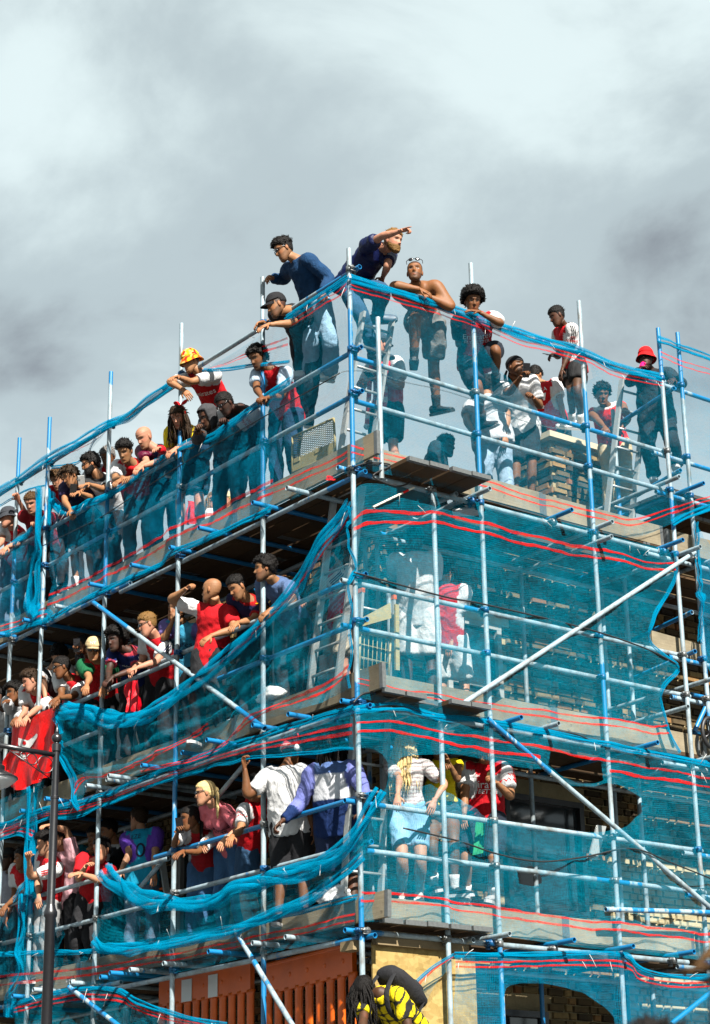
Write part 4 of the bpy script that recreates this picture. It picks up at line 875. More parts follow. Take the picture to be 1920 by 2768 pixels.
# ---------------- street lamp in front of the left facade
lb = A([-.8, 3.95, 0]); lamp = empty('street_lamp', lb+A([0, 0, .12])); tag(lamp, 'black street lamp post with ball finial and scrolled side arm', 'street lamp')
m = MB(); zz = [(.12, .10), (.6, .10), (.65, .085), (1.2, .075), (1.25, .058), (4.70, .052), (4.72, .066), (4.76, .068), (4.80, .050), (4.84, .041), (5.88, .039), (5.885, .045), (5.91, .045), (5.915, .034), (6.30, .033), (6.36, .034), (6.37, .046), (6.44, .046), (6.45, .030), (6.455, .028)]
m.tube([lb+A([0, 0, z]) for z, _ in zz], [r_ for _, r_ in zz], 16); put(m.build('post', 'black_metal', None, True, 35), lamp)
m = MB(); m.ball(lb+A([0, 0, 6.505]), .052, 16, 12); m.tube([lb+A([0, 0, z]) for z in (6.545, 6.57, 6.60, 6.66)], [.02, .022, .014, .006], 8); put(m.build('finial', 'black_metal', None, True), lamp)
ea = world_z('E4', -70, 428, 6.36); sa = lb+A([0, 0, 6.33]); ax_ = nrm(ea-sa); m = MB(); m.tube([sa, ea], .026, 12); m.ball(ea, .032, 10, 8); put(m.build('arm', 'black_metal', None, True), lamp)
for q, r_ in (((465, 655), .085), ((335, 592), .055), ((245, 556), .030)):
    t = np.dot(world_z('E4', q[0], q[1], 6.33)-sa, ax_); n = 26
    cx_ = sa+ax_*max(.05, {465: .115, 335: .265, 245: .36}[q[0]])-UP_*(.026+r_*1.05); m = MB(); m.tube([cx_+ax_*math.cos(6.283*i/n)*r_+UP_*math.sin(6.283*i/n)*r_ for i in range(n+1)], .006, 6); put(m.build('scroll', 'black_metal', None, True), lamp)
m = MB(); m.tube([sa-UP_*.26+ax_*.03, sa+ax_*.52-UP_*.03], .006, 6); put(m.build('tie_rod', 'black_metal', None, True), lamp)
lc = sa+ax_*min(.66, np.linalg.norm(ea-sa)); m = MB()
m.tube([lc+UP_*z for z in (.02, -.06, -.08, -.10, -.20, -.22, -.26, -.33, -.345)], [.02, .02, .05, .055, .07, .10, .10, .23, .235], 22); put(m.build('hood', 'black_metal', None, True, 40), lamp)
m = MB(); m.tube([lc+UP_*z for z in (-.346, -.37, -.42, -.46)], [.225, .21, .14, .03], 22); put(m.build('glass_bowl', 'clear_bag', None, True), lamp)

# ================================================================== people
tcam = nrm(np.array([-fw[0], -fw[1], 0])); trt = nrm(np.array([rt[0], rt[1], 0])); UP = np.array([0, 0, 1.0])
def hdir(az): return tcam*math.cos(R(az))+trt*math.sin(R(az))
SK = dict(light=(.47, .27, .18), pink=(.48, .26, .185), tan=(.35, .19, .11), olive=(.28, .155, .088), brown=(.16, .077, .039), dark=(.066, .033, .018), deep=(.038, .019, .012))
HC = dict(black=(.006, .005, .0045), dbrown=(.028, .017, .010), brown=(.07, .04, .02), light=(.17, .10, .045), blond=(.52, .36, .15), grey=(.16, .15, .14), wblond=(.62, .48, .26))
RED, WHITE, NAVY, BLACK = (.52, .006, .012), (.64, .64, .64), (.010, .014, .055), (.012, .012, .014)
DRED = (.32, .010, .016)
def lift(par, xy, Ln, s=1.0):
    v = sight(*xy); o = CAM_POS-par; a = v@v; b = 2*o@v; c = o@o-Ln*Ln; D = b*b-4*a*c
    if D <= 0:
        p = CAM_POS+v*(-b/(2*a)); return par+nrm(p-par)*Ln
    t = (-b-math.sqrt(D))/(2*a) if s >= 0 else (-b+math.sqrt(D))/(2*a)
    return CAM_POS+v*t
def ik(A, B, l1, l2, pole):
    d = B-A; L_ = np.linalg.norm(d); m = (l1+l2)*.995
    if L_ > m: B = A+d/L_*m; d = B-A; L_ = m
    L_ = max(L_, abs(l1-l2)+.01); x = (l1*l1-l2*l2+L_*L_)/(2*L_); h = math.sqrt(max(l1*l1-x*x, 0)); u = d/np.linalg.norm(d)
    q = pole-u*(pole@u); return A+u*x+nrm(q)*h, B
def voxel(m, size, smooth=3, fac=.5):
    me = m.mesh('tmp', 'cloth', True); o = bpy.data.objects.new('tmp', me); COL.objects.link(o)
    r_ = o.modifiers.new('r', 'REMESH'); r_.mode = 'VOXEL'; r_.voxel_size = size
    if smooth:
        s_ = o.modifiers.new('s', 'SMOOTH'); s_.iterations = smooth; s_.factor = fac
    dg = bpy.context.evaluated_depsgraph_get(); ev = o.evaluated_get(dg); em = ev.to_mesh()
    V = np.zeros(len(em.vertices)*3); em.vertices.foreach_get('co', V); V = V.reshape(-1, 3).copy()
    N = np.zeros(len(em.vertices)*3); em.vertices.foreach_get('normal', N); N = N.reshape(-1, 3).copy()
    F = [tuple(p.vertices) for p in em.polygons]
    ev.to_mesh_clear(); bpy.data.objects.remove(o); bpy.data.meshes.remove(me); return V, N, F
def curve(P, n):                              # smooth limb path
    return polyline(np.asarray(P), n)
def seg_t(V, a, b):
    d = b-a; return np.clip(((V-a)@d)/(d@d+1e-9), 0, 1)
def seg_d(V, a, b):
    t = seg_t(V, a, b); return np.linalg.norm(V-(a+(b-a)*t[:, None]), axis=1)

# --- head: rings of a real profile, with brow, sockets, nose, lips, chin
HZ = [(-.122, .012, .070, .050), (-.116, .030, .082, .030), (-.100, .044, .090, .012), (-.080, .053, .092, -.020), (-.055, .060, .091, -.055), (-.03, .067, .089, -.078), (0, .072, .087, -.092), (.03, .075, .089, -.100), (.06, .0745, .087, -.100), (.085, .066, .074, -.090), (.105, .049, .052, -.068), (.117, .028, .028, -.042), (.122, .004, .0, -.010)]
HZ = np.array(HZ)
def head_ring(z): return [np.interp(z, HZ[:, 0], HZ[:, k]) for k in (1, 2, 3)]
NA, NZ = 52, 46
def head_pts(inflate=0.0):
    zs = -.122+.244*(.5-.5*np.cos(np.linspace(0, math.pi, NZ)))*1.0
    zs = .55*zs+.45*np.linspace(-.122, .122, NZ)
    ang = np.linspace(0, 2*math.pi, NA, endpoint=False); ang = ang-.42*np.sin(ang)*1.0     # denser at the front (angle 0 = +y)
    V = np.zeros((NZ, NA, 3))
    for i, z in enumerate(zs):
        w_, f_, b_ = head_ring(z); cy = (f_+b_)/2; hy = (f_-b_)/2
        for j, a in enumerate(ang):
            s_, c_ = math.sin(a), math.cos(a); ex = 2.25 if c_ > 0 else 2.0
            k = (abs(s_)**ex+abs(c_)**ex)**(-1/ex); V[i, j] = (w_*s_*k, cy+hy*c_*k, z)
    x, y, z = V[..., 0], V[..., 1], V[..., 2]; fr = np.clip((y-.03)/.05, 0, 1)
    g = lambda cx, cz, sx, sz: np.exp(-((np.abs(x)-cx)/sx)**2-((z-cz)/sz)**2)
    dy = .029*np.exp(-(x/.010)**2)*np.clip((.022-z)/.055, 0, 1)*(z > -.038)*np.exp(-np.clip(-.030-z, 0, 1)/.004) + .009*g(.010, -.029, .007, .008)
    dy += -.016*g(.032, .010, .017, .012)+.009*g(.028, .030, .028, .009)+.005*g(.0, -.062, .020, .006)+.004*g(0, -.074, .017, .005)-.004*g(0, -.085, .02, .006)+.006*g(0, -.104, .017, .012)+.003*g(.042, -.02, .018, .016)+.004*g(.032, .009, .011, .006)
    V[..., 1] += dy*fr
    return V
HEADV = head_pts()
def head_faces():
    F = [(i*NA+j, i*NA+(j+1) % NA, (i+1)*NA+(j+1) % NA, (i+1)*NA+j) for i in range(NZ-1) for j in range(NA)]
    F.append(tuple(range(NA))[::-1]); F.append(tuple(range((NZ-1)*NA, NZ*NA))); return F
HEADF = head_faces()
HBX = np.array([-.105, -.09, -.06, -.03, -.008, .012, .03, .05, .075, .10]); HBZ = np.array([-.070, -.066, -.055, -.030, .005, -.012, .03, .048, .058, .062])
def hair_line(y): return np.interp(y, HBX, HBZ)
def head_color(skin, hairc, beard, brow=1.0, buzz=0.0, lips=None):
    V = HEADV.reshape(-1, 3); x, y, z = np.abs(V[:, 0]), V[:, 1], V[:, 2]; c = np.tile(np.array(skin), (len(V), 1)); hc = np.array(hairc)
    front = y > .045
    def mixc(mask, col, k):
        kk = (np.asarray(mask, float)*k)[:, None]; c[:] = c*(1-kk)+np.array(col)*kk
    blush = np.exp(-((x-.045)/.022)**2-((z+.02)/.02)**2)*front; mixc(blush, np.array(skin)*np.array([1.1, .75, .72]), .5)
    lipm = np.exp(-(x/.021)**4-((z+.067)/.0085)**4)*front; mixc(lipm, np.array(skin)*np.array([.85, .48, .48]), .9)
    mixc(np.exp(-(x/.022)**4-((z+.067)/.0017)**2)*front, np.array(skin)*.25, .7)
    mixc(np.exp(-((x-.009)/.005)**2-((z+.036)/.004)**2)*front, np.array(skin)*.25, .8)
    if beard:
        jaw = (z < -.040+np.clip((.05-y)/.06, 0, 1)*.035) & (y > -.015); mouth = np.exp(-(x/.022)**4-((z+.067)/.0085)**4)
        upper = (x < .034) & (z < -.045) & front
        mixc(np.clip((jaw | upper)*(1-mouth), 0, 1)*np.clip((.096-z*0)/.096, 0, 1), hc, beard)
    mixc(np.exp(-((x-.032)/.020)**4-((z-.030-.004*np.sin((x-.015)*80))/.0055)**4)*front, hc, .9*brow)
    mixc(np.exp(-((x-.032)/.0165)**4-((z-.010)/.0065)**4)*front, np.array(skin)*.45, .8)
    mixc(np.exp(-((x-.032)/.0125)**4-((z-.009)/.0042)**4)*front, (.62, .60, .56), .9)
    mixc(np.exp(-((x-.032)/.0052)**2-((z-.010)/.0052)**2)*front, (.012, .008, .006), 1.0)
    if buzz: mixc(np.clip((z-hair_line(y))/.012, 0, 1), hc, buzz)
    return c
class Frame:
    def __init__(s, o, X, Y, Z): s.o, s.X, s.Y, s.Z = np.asarray(o), nrm(X), nrm(Y), nrm(Z)
    def __call__(s, P, k=1.0):
        P = np.asarray(P, float).reshape(-1, 3)*k; return s.o+P[:, :1]*s.X+P[:, 1:2]*s.Y+P[:, 2:]*s.Z
def head_shell(mask_fn, thick_fn, keep_rim=True):
    """part of the head surface lifted off by thick (0 on the rim): hair, caps, hoods"""
    V = HEADV.reshape(-1, 3); cen = np.array([0, -.008, .0]); N = V-cen; N = N/np.linalg.norm(N, axis=1)[:, None]
    k = mask_fn(V); th = thick_fn(V, N)*np.clip(k, 0, 1); P = V+N*th[:, None]; ok = k > 0
    F = [f for f in HEADF if sum(ok[i] for i in f) >= max(2, len(f)-1)]; return P, F
def locks(fr, rnd, n, start, length, rad, spread=.02, sway=.03, fwd=0.0, col=(0, 0, 0), m=None, down=None):
    m = m or MB(); down = UP*-1 if down is None else down
    for i in range(n):
        a = rnd.uniform(*start['ang']); z = rnd.uniform(*start['z']); w_, f_, b_ = head_ring(z); p = np.array([w_*math.sin(a), (f_+b_)/2+(f_-b_)/2*math.cos(a), z])*1.05
        P0 = fr(p)[0]; outw = nrm(fr(p*np.array([1, 1, .2]))[0]-fr.o); Lk = length*rnd.uniform(.75, 1.1); pts = [P0]; sw = rnd.uniform(-1, 1)*sway
        ph = rnd.uniform(0, 6)
        for t in (.12, .3, .5, .75, 1.0): pts.append(P0+outw*(spread*min(1, t*3)+.015*math.sin(ph+t*5)*spread*20)+down*Lk*t+fr.X*sw*t+fr.Y*fwd*t*t+fr.X*.010*math.sin(ph+t*7))
        r_ = rad*rnd.uniform(.7, 1.3); m.tube(polyline(pts, 9), [r_*.8, r_, r_, r_, r_, r_*.95, r_*.85, r_*.6, r_*.25], 5, np.array(col)*rnd.uniform(.6, 1.4))
    return m
def hand_mb(m, W_, dirv, palm, kind, col, side, k=1.0, col2=None):
    """palm slab, four fingers of unequal length, thumb from the side of the palm"""
    d = nrm(dirv); n = nrm(palm-d*(palm@d)); s = np.cross(d, n)*side      # s points to the thumb side
    c = np.asarray(col); k *= .95
    P = [W_-d*.03*k, W_, W_+d*.03*k, W_+d*.062*k, W_+d*.09*k]
    m.tube(P, [(.019*k, .026*k), (.018*k, .026*k), (.017*k, .036*k), (.015*k, .041*k), (.012*k, .038*k)], 10, c, ref=n)
    curl = dict(relax=.45, fist=1.55, grip=1.2, flat=.12, point=1.5)[kind]
    for i, (off, ln) in enumerate(((.030, .072), (.010, .080), (-.011, .074), (-.030, .058))):
        cu = curl if not (kind == 'point' and i == 0) else .05
        p = W_+d*.085*k+s*off*k; pts = [p-d*.02*k]; ang = 0.0; q = p
        pts.append(q)
        for j, fr_ in enumerate((.42, .32, .26)):
            ang += cu*(.75 if j else .6); v = d*math.cos(ang)+n*math.sin(ang)+s*off*.8*(1-j*.3); q = q+nrm(v)*ln*fr_*k; pts.append(q)
        m.tube(pts, [.0085*k, .0088*k, .0082*k, .0076*k, .0055*k], 6, c*(.95+.1*(i % 2)))
    p = W_+d*.02*k+s*.03*k
    th = [p-s*.015*k, p, p+nrm(d*.6+s*.7+n*.35)*.035*k, p+nrm(d*.6+s*.7+n*.35)*.035*k+nrm(d*.8+s*.1+n*(.3+.5*min(curl, 1.2)))*.032*k]
    m.tube(th, [.011*k, .0115*k, .010*k, .007*k], 6, c)
def shoe(root, A, knee, fdir, c, sole=(.7, .7, .7), k=1.0, sz=None):
    f = nrm(fdir); z = nrm(A-knee)*-1; z = nrm(z-f*(z@f)*1.0); x = np.cross(f, z); o = A-z*.075*k
    m = MB(); prof = [(-.075, .030, .055, .075), (-.06, .037, .06, .085), (-.02, .040, .055, .085), (.03, .040, .045, .075), (.08, .044, .030, .050), (.13, .045, .024, .036), (.165, .036, .02, .028), (.185, .018, .016, .02)]
    P = []; rad = []
    V = []
    for y, w_, _, h in prof:
        for j in range(12):
            a = 2*math.pi*j/12; V.append(o+f*y*k+x*math.cos(a)*w_*k+z*((h*.5+.018)+math.sin(a)*(h*.5))*k)
    F = [(i*12+j, i*12+(j+1) % 12, (i+1)*12+(j+1) % 12, (i+1)*12+j) for i in range(len(prof)-1) for j in range(12)]+[tuple(range(12))[::-1], tuple(range((len(prof)-1)*12, len(prof)*12))]
    m.add(V, F, c); so = MB(); V = []
    for y, w_, _, h in [(-.083, .03, 0, 0), (-.06, .041, 0, 0), (0, .042, 0, 0), (.06, .046, 0, 0), (.13, .049, 0, 0), (.175, .038, 0, 0), (.195, .018, 0, 0)]:
        for dx, dz in ((-w_, -.004), (w_, -.004), (w_, .024), (-w_, .024)): V.append(o+f*y*k+x*dx*k+z*dz*k)
    F = [(i*4+j, i*4+(j+1) % 4, (i+1)*4+(j+1) % 4, (i+1)*4+j) for i in range(6) for j in range(4)]+[(3, 2, 1, 0), (24, 25, 26, 27)]
    so.add(V, F, sole)
    sh = put(m.build('shoe', 'shoe', None, True, 50), root); so.build('sole', 'shoe', sh, False); return o
PEOPLE = []
def wrinkle(V, N, amp, seed, st=None):
    out = V.copy()
    for i in range(len(V)):
        q = Vector(V[i])+Vector((seed*1.7, seed*.3, 0)); q2 = Vector((q.x*1.0, q.y*1.0, q.z*.8))
        a = noise.noise(q2*7.0); b = noise.noise(q2*15.0+Vector((a*1.5, 0, a))); c = noise.noise(q2*3.6+Vector((5, 1, 2))); e_ = noise.noise(Vector((q.x*26, q.y*26, q.z*13))+Vector((b, b, 0))); out[i] += N[i]*amp*(.9*(1-2.2*abs(a))+.65*(1-2.4*abs(b))+.5*c+.3*e_)
    return out
def mesh_from(V, F, col, name, mat, parent):
    m = MB(); m.add(V, F, col); return put(m.build(name, mat, None, True), parent)
def person(label, view, face, d, head, look, az, neck=None, pel=None, ra=None, la=None, rl=None, ll=None, skin='light', hair=('short', 'dbrown'), beard=0, top=None, bot=None, shoes=(.02, .02, .02), sole=(.55, .55, .55), socks=None, hat=None, glasses=None, deck=8.44, k=1.0, bulk=1.0, tilt=0.0, hands=('relax', 'relax'), hood=None, group='people crowding the scaffold', foot_az=None, vox=.019, fem=False, hunch=.03, bag=None, legs=True):
    V_ = lambda q: px(view, q[0], q[1]); seed = len(PEOPLE)+1; rnd = random.Random(seed*13)
    sk = np.array(SK[skin]) if isinstance(skin, str) else np.array(skin)
    Hc = on(face, *V_(head), d); lk = nrm(hdir(look[0])*math.cos(R(look[1]))-UP*math.sin(R(look[1])))
    Nk = lift(Hc, V_(neck), .165*k, neck[2] if len(neck) > 2 else -1)
    Pv = lift(Nk, V_(pel), .50*k, pel[2] if len(pel) > 2 else -1)
    sp = nrm(Nk-Pv); F_ = hdir(az); Rg = np.cross(F_, UP); Rg = nrm(Rg-sp*(Rg@sp)); Fd = np.cross(sp, Rg)*1.0
    if Fd@F_ < 0: Fd = -Fd
    sw = (.155 if fem else .175)*k*(.85+.15*bulk); hp = .088*k
    Sh = {'R': Nk+Rg*sw-sp*.045*k, 'L': Nk-Rg*sw-sp*.045*k}; Hp = {'R': Pv+Rg*hp-sp*.01, 'L': Pv-Rg*hp-sp*.01}
    lu, lf_, lt, ls = .285*k, .255*k, .43*k, .415*k
    J = {}
    for s, spec in (('R', ra), ('L', la)):
        sd = 1 if s == 'R' else -1
        if spec is None:
            E_ = Sh[s]+nrm(-UP+Rg*sd*.22-Fd*.15)*lu; Wr = E_+nrm(-UP*.95+Fd*.35)*lf_
        elif len(spec) == 1:
            q = spec[0]; Wr = on(face, *V_(q), q[3]) if len(q) > 3 else lift(Sh[s], V_(q), (lu+lf_)*.92, q[2] if len(q) > 2 else 1)
            E_, Wr = ik(Sh[s], Wr, lu, lf_, -UP*1.0+Rg*sd*.5-Fd*.2)
        else:
            e_, q = spec; E_ = lift(Sh[s], V_(e_), lu, e_[2] if len(e_) > 2 else 1)
            Wr = lift(E_, V_(q), lf_, q[2] if len(q) > 2 else 1)
        J[s+'e'], J[s+'w'] = E_, Wr
    gz = deck+.085*k
    for s, spec in (('R', rl), ('L', ll)):
        sd = 1 if s == 'R' else -1
        if spec is None:
            A_ = Hp[s]+Fd*.04*(1 if s == 'R' else -1)+Rg*sd*.03; A_ = np.array([A_[0], A_[1], gz])
            K_, A_ = ik(Hp[s], A_, lt, ls, F_)
        else:
            e_, q = spec; K_ = lift(Hp[s], V_(e_), lt, e_[2] if len(e_) > 2 else 1); A_ = lift(K_, V_(q), ls, q[2] if len(q) > 2 else -1)
        J[s+'k'], J[s+'a'] = K_, A_
    foot = (J['Ra']+J['La'])/2; root = empty('person', (foot[0], foot[1], min(J['Ra'][2], J['La'][2])-.08*k))
    tag(root, label, 'person', group)
    # ---- body: one surface grown over the joints
    back = -Fd*hunch
    def spine(t): return Pv+(Nk-Pv)*t+back*math.sin(math.pi*min(max(t, 0), 1))
    b_ = bulk; tw = .90 if fem else 1.0
    tor = [(-.16, .120, .085), (0.0, .160 if not fem else .168, .108), (.22, .145*tw, .098), (.42, .138*tw if not fem else .115, .095), (.62, .155*tw*b_, .105*b_), (.80, .168*tw*b_, .108*b_), (.92, .145*tw*b_, .085*b_), (1.0, .075*b_, .062*b_), (1.10, .052, .055), (1.22, .050, .054)]
    bm_ = MB(); hN = Hc-lk*.028*k-UP*.06*k
    P = [spine(t)*k/k for t, _, _ in tor[:-2]]+[Nk+(hN-Nk)*.45, hN]
    bm_.tube(P, [(a*k, c*k) for _, a, c in tor], 16, ref=Rg)
    def arm(m, s, r_, grow=1.0, upto=None, n=14, extra=0.0):
        sd = 1 if s == 'R' else -1; inn = Sh[s]-Rg*sd*.07*k-sp*.02; path = [inn, Sh[s], Sh[s]*.5+J[s+'e']*.5+0*UP, J[s+'e'], J[s+'e']*.5+J[s+'w']*.5, J[s+'w']]
        p = curve(path, 26); dcum = np.r_[0, np.cumsum(np.linalg.norm(np.diff(p, axis=0), axis=1))]; i0 = np.linalg.norm(Sh[s]-inn)
        t = np.clip((dcum-i0)/(lu+lf_), -.3, 1); xs = [-.3, 0, .12, .28, .42, .52, .62, .75, .92, 1.0]
        rr = np.interp(t, xs, np.array([.058, .060, .056, .050, .044, .039, .042, .037, .027, .025])*(1 if not fem else .84))*k*(1+(b_-1)*.9)
        if upto is not None:
            keep = t <= upto; keep[:4] = True; p, rr, t = p[keep], rr[keep], t[keep]
        rr = rr*grow+extra+r_*t.clip(0, 1); m.tube(p, rr, n); return p, t
    def leg(m, s, grow=1.0, extra=0.0, upto=None, n=16, bell=0.0, minr=0.0):
        top_ = Hp[s]+sp*.04*k; path = [top_, Hp[s]*.5+J[s+'k']*.5, J[s+'k'], J[s+'k']*.5+J[s+'a']*.5-(Fd*.012), J[s+'a']-(J[s+'a']-J[s+'k'])*.0]
        p = curve(path, 26); t = np.linspace(0, 1, 26); xs = [0, .12, .3, .45, .52, .6, .68, .8, .93, 1]
        rr = np.interp(t, xs, np.array([.085, .086, .073, .056, .053, .053, .056, .044, .034, .036])*(1.05 if fem else 1))*k*(1+(b_-1)*.5)
        if upto is not None: kk = t <= upto; p, rr, t = p[kk], rr[kk], t[kk]
        rr = np.maximum(rr*grow+extra+bell*t, minr); m.tube(p, rr, n); return p, t
    for s in 'RL': arm(bm_, s, 0.0); leg(bm_, s)
    for s in 'RL':
        bm_.ball(Sh[s]-sp*.005, np.array([.058, .058, .06])*k*b_, 10, 7)
    if b_ > 1.15:
        for sd in (1, -1): bm_.ball(spine(.74)+Fd*.075*k+Rg*sd*.075*k, (.085*k, .04*k, .062*k), 10, 7, X=Rg, Y=Fd, Z=sp)
    BV, BN, BF = voxel(bm_, vox*k, 4)
    col = np.tile(sk, (len(BV), 1))
    if fem and bot and bot.get('tights'):
        lowm = np.minimum.reduce([seg_d(BV, Hp[s], J[s+'k']) for s in 'RL']+[seg_d(BV, J[s+'k'], J[s+'a']) for s in 'RL']) < .12; col[lowm] = sk*.42
    body = MB(); body.add(BV, BF, col)
    # hands
    for i, s in enumerate('RL'):
        dv = J[s+'w']-J[s+'e']; kind = hands[i]; pn = nrm(np.cross(dv, Rg)); inward = nrm(spine(.6)-J[s+'w']); pl_ = -UP*.7+inward*.5 if kind in ('relax', 'fist', 'grip') else -UP
        hd_ = nrm(dv)+(-UP*.35 if kind == 'relax' else 0)
        hand_mb(body, J[s+'w'], hd_, pl_, kind, sk*(np.array([1.05, .98, .95])), -1 if s == 'R' else 1, k)
    # head
    zf = nrm(UP-lk*(UP@lk)); xf = np.cross(lk, zf)
    if tilt: zf = zf*math.cos(R(tilt))+xf*math.sin(R(tilt)); xf = np.cross(lk, zf)
    hk = k*(.97 if fem else 1.0); fr = Frame(Hc, xf, lk, zf); hst, hcn = hair[0], hair[1]; hcol = np.array(HC[hcn]) if isinstance(hcn, str) else np.array(hcn)
    HV = fr(HEADV.reshape(-1, 3), hk); body.add(HV, HEADF, head_color(sk, hcol, beard, buzz={'buzz': .85, 'bald': .12, 'fade': .9}.get(hst, .9 if hst != 'none' else 0)))
    for sd in (1, -1):
        body.ball(fr((sd*.073, -.006, -.004), hk)[0], (.010*hk, .018*hk, .030*hk), 8, 6, sk*np.array([1.0, .88, .85]), X=nrm(xf*1.0+lk*.35*-sd), Y=lk, Z=zf)
    put(body.build('body', 'skin', None, True), root)
    # hair
    mask = lambda V: np.clip((V[:, 2]-hair_line(V[:, 1]))/.012, 0, 1)
    def nz_(V, f, s=0): return np.array([noise.noise(Vector(v)*f+Vector((seed, s, 0))) for v in V])
    TH = dict(short=(.011, .006, 60), fade=(.012, .005, 70), curl=(.026, .022, 42), afro=(.052, .018, 55), quiff=(.018, .012, 40), tight=(.009, .006, 120), mop=(.030, .016, 26), long=(.016, .006, 30), tied=(.009, .004, 40), dreads=(.012, .006, 30))
    hm = MB()
    if hst in TH and hood is None:
        a, b, f = TH[hst]
        def thick(V, N):
            t = a+b*nz_(V, f)+.5*b*nz_(V, f*2.3, 5)
            if hst in ('fade', 'quiff'): t = np.where(V[:, 2] < .035, t*.35, t)+np.clip((V[:, 2]-.06)/.05, 0, 1)*.008
            if hst == 'quiff': t += .014*np.clip((V[:, 1]+.02)/.09, 0, 1)*np.clip((V[:, 2]-.05)/.04, 0, 1)
            if hst in ('afro', 'curl'): t = t*np.clip((V[:, 2]+.09)/.10, .45, 1)
            if hst == 'mop': t = t*np.clip(.6+V[:, 1]*6, .6, 1.3)
            return np.maximum(t, .003)
        if not (hat and hat[0] in ('bucket', 'cap', 'durag', 'santa') and hst in ('short', 'fade', 'tight', 'quiff')):
            PV, PF = head_shell(mask, thick); hm.add(fr(PV, hk), PF, hcol)
    TU = dict(short=(150, .022, .0040), fade=(120, .022, .0042), curl=(200, .026, .0065), afro=(260, .030, .0065), quiff=(170, .034, .0048), tight=(150, .010, .0045), mop=(200, .055, .0060), long=(80, .05, .005), buzz=(0, 0, 0))
    if hst in TU and hood is None and not hat:
        cnt, ln, rd = TU[hst]; HVf = HEADV.reshape(-1, 3); a_, b_2, f_2 = TH.get(hst, (.004, 0, 1)); okv = np.where((HVf[:, 2]-hair_line(HVf[:, 1]) > .004) & ((HVf[:, 2] > .03) | (hst not in ('fade', 'quiff'))))[0]
        for _ in range(cnt):
            v = HVf[rnd.choice(okv)]; N_ = nrm(v-np.array([0, -.008, 0])); p0 = v+N_*a_*.75; fl = np.array([rnd.uniform(-1, 1)*.5, .35 if hst in ('quiff', 'mop') else -.25, -.35 if hst in ('mop', 'long') else .15]); l_ = ln*rnd.uniform(.5, 1.2)
            t1 = nrm(N_*(.9 if hst in ('afro', 'curl', 'quiff') else .35)+fl); t2 = nrm(t1+np.array([rnd.uniform(-1, 1)*.8, rnd.uniform(-1, 1)*.6, -.5 if hst in ('mop',) else -.15]))
            hm.tube(fr([p0-N_*.004, p0+t1*l_*.5, p0+t1*l_*.5+t2*l_*.5], hk), [rd*hk, rd*.8*hk, rd*.2*hk], 4, hcol*rnd.uniform(.5, 1.8))
    if hst == 'long': locks(fr, rnd, 190, dict(ang=(1.45, 4.83), z=(.01, .115)), (hair[2] if len(hair) > 2 else .36)*k, .0062, .022, .045, col=hcol, m=hm, down=nrm(-UP*.9-lk*.15))
    if hst == 'dreads': locks(fr, rnd, 110, dict(ang=(.2, 6.1), z=(.03, .115)), .30*k, .0085, .03, .06, col=hcol, m=hm)
    if hst == 'tied':
        hm.ball(fr((0, -.105, .02), hk)[0], .03*k, 8, 6, hcol); locks(fr, rnd, 26, dict(ang=(2.9, 3.4), z=(.0, .05)), .26*k, .010, .02, .03, col=hcol, m=hm)
    if hst == 'braids': PV, PF = head_shell(mask, lambda V, N: .008+.004*nz_(V, 50)); hm.add(fr(PV, hk), PF, hcol); locks(fr, rnd, 50, dict(ang=(.9, 5.4), z=(.02, .1)), .34*k, .008, .02, .04, col=hcol, m=hm)
    if hm.n: put(hm.build('hair', 'hair', None, True), root)
    if beard and beard >= .7:
        jm = lambda V: np.clip(((-.045+np.clip((.05-V[:, 1])/.06, 0, 1)*.035)-V[:, 2])/.01, 0, 1)*np.clip((V[:, 1]+.02)/.02, 0, 1)*(1-np.exp(-(V[:, 0]/.022)**4-((V[:, 2]+.067)/.011)**4))
        PV, PF = head_shell(jm, lambda V, N: .005+.003*nz_(V, 70)); bd = MB(); bd.add(fr(PV, hk), PF, hcol); put(bd.build('beard', 'hair', None, True), root)
    # headwear
    if hat:
        kind, hc_ = hat[0], np.array(hat[1]); h = MB()
        if kind in ('cap', 'durag', 'santa', 'bucket', 'cap_back'):
            zb = {'cap': .040, 'cap_back': .040, 'durag': .034, 'santa': .035, 'bucket': .045}[kind]
            mk = lambda V: np.clip((V[:, 2]-(zb-.030*(V[:, 1] < -.02)+.0))/.004, 0, 1); off = {'durag': .008}.get(kind, .015)
            def th(V, N): return off+(.012*np.clip((V[:, 2]-.07)/.05, 0, 1) if kind in ('bucket', 'cap', 'cap_back') else 0)+.003*nz_(V, 25)
            PV, PF = head_shell(mk, th); cc = hc_
            if len(hat) > 2:                                     # patchwork print
                pal = [np.array(q) for q in hat[2]]; cc = np.array([pal[int(abs(noise.cell(Vector(v)*38.0))*97) % len(pal)] for v in PV])
            h.add(fr(PV, hk), PF, cc)
        if kind in ('cap', 'cap_back'):
            s_ = 1 if kind == 'cap' else -1; V = []; n = 13
            for rr, dz in ((0, 0), (.35, .004), (.7, .0), (1, -.010)):
                for i in range(n):
                    a = -1.25+2.5*i/(n-1); V.append((math.sin(a)*.080*(1-.10*rr), s_*(math.cos(a)*(.092+.075*rr*max(.0, math.cos(a*1.05)))+.004), .046+dz-.02*rr*(1-math.cos(a))-.006*abs(a)))
            V2 = [(x, y, z-.005) for x, y, z in V]; F = [(i*n+j, i*n+j+1, (i+1)*n+j+1, (i+1)*n+j) for i in range(3) for j in range(n-1)]
            h.add(fr(np.array(V), hk), F, hc_*.9); h.add(fr(np.array(V2), hk), F, hc_*.8); h.ball(fr((0, 0, .140), hk)[0], .007, 6, 4, hc_)
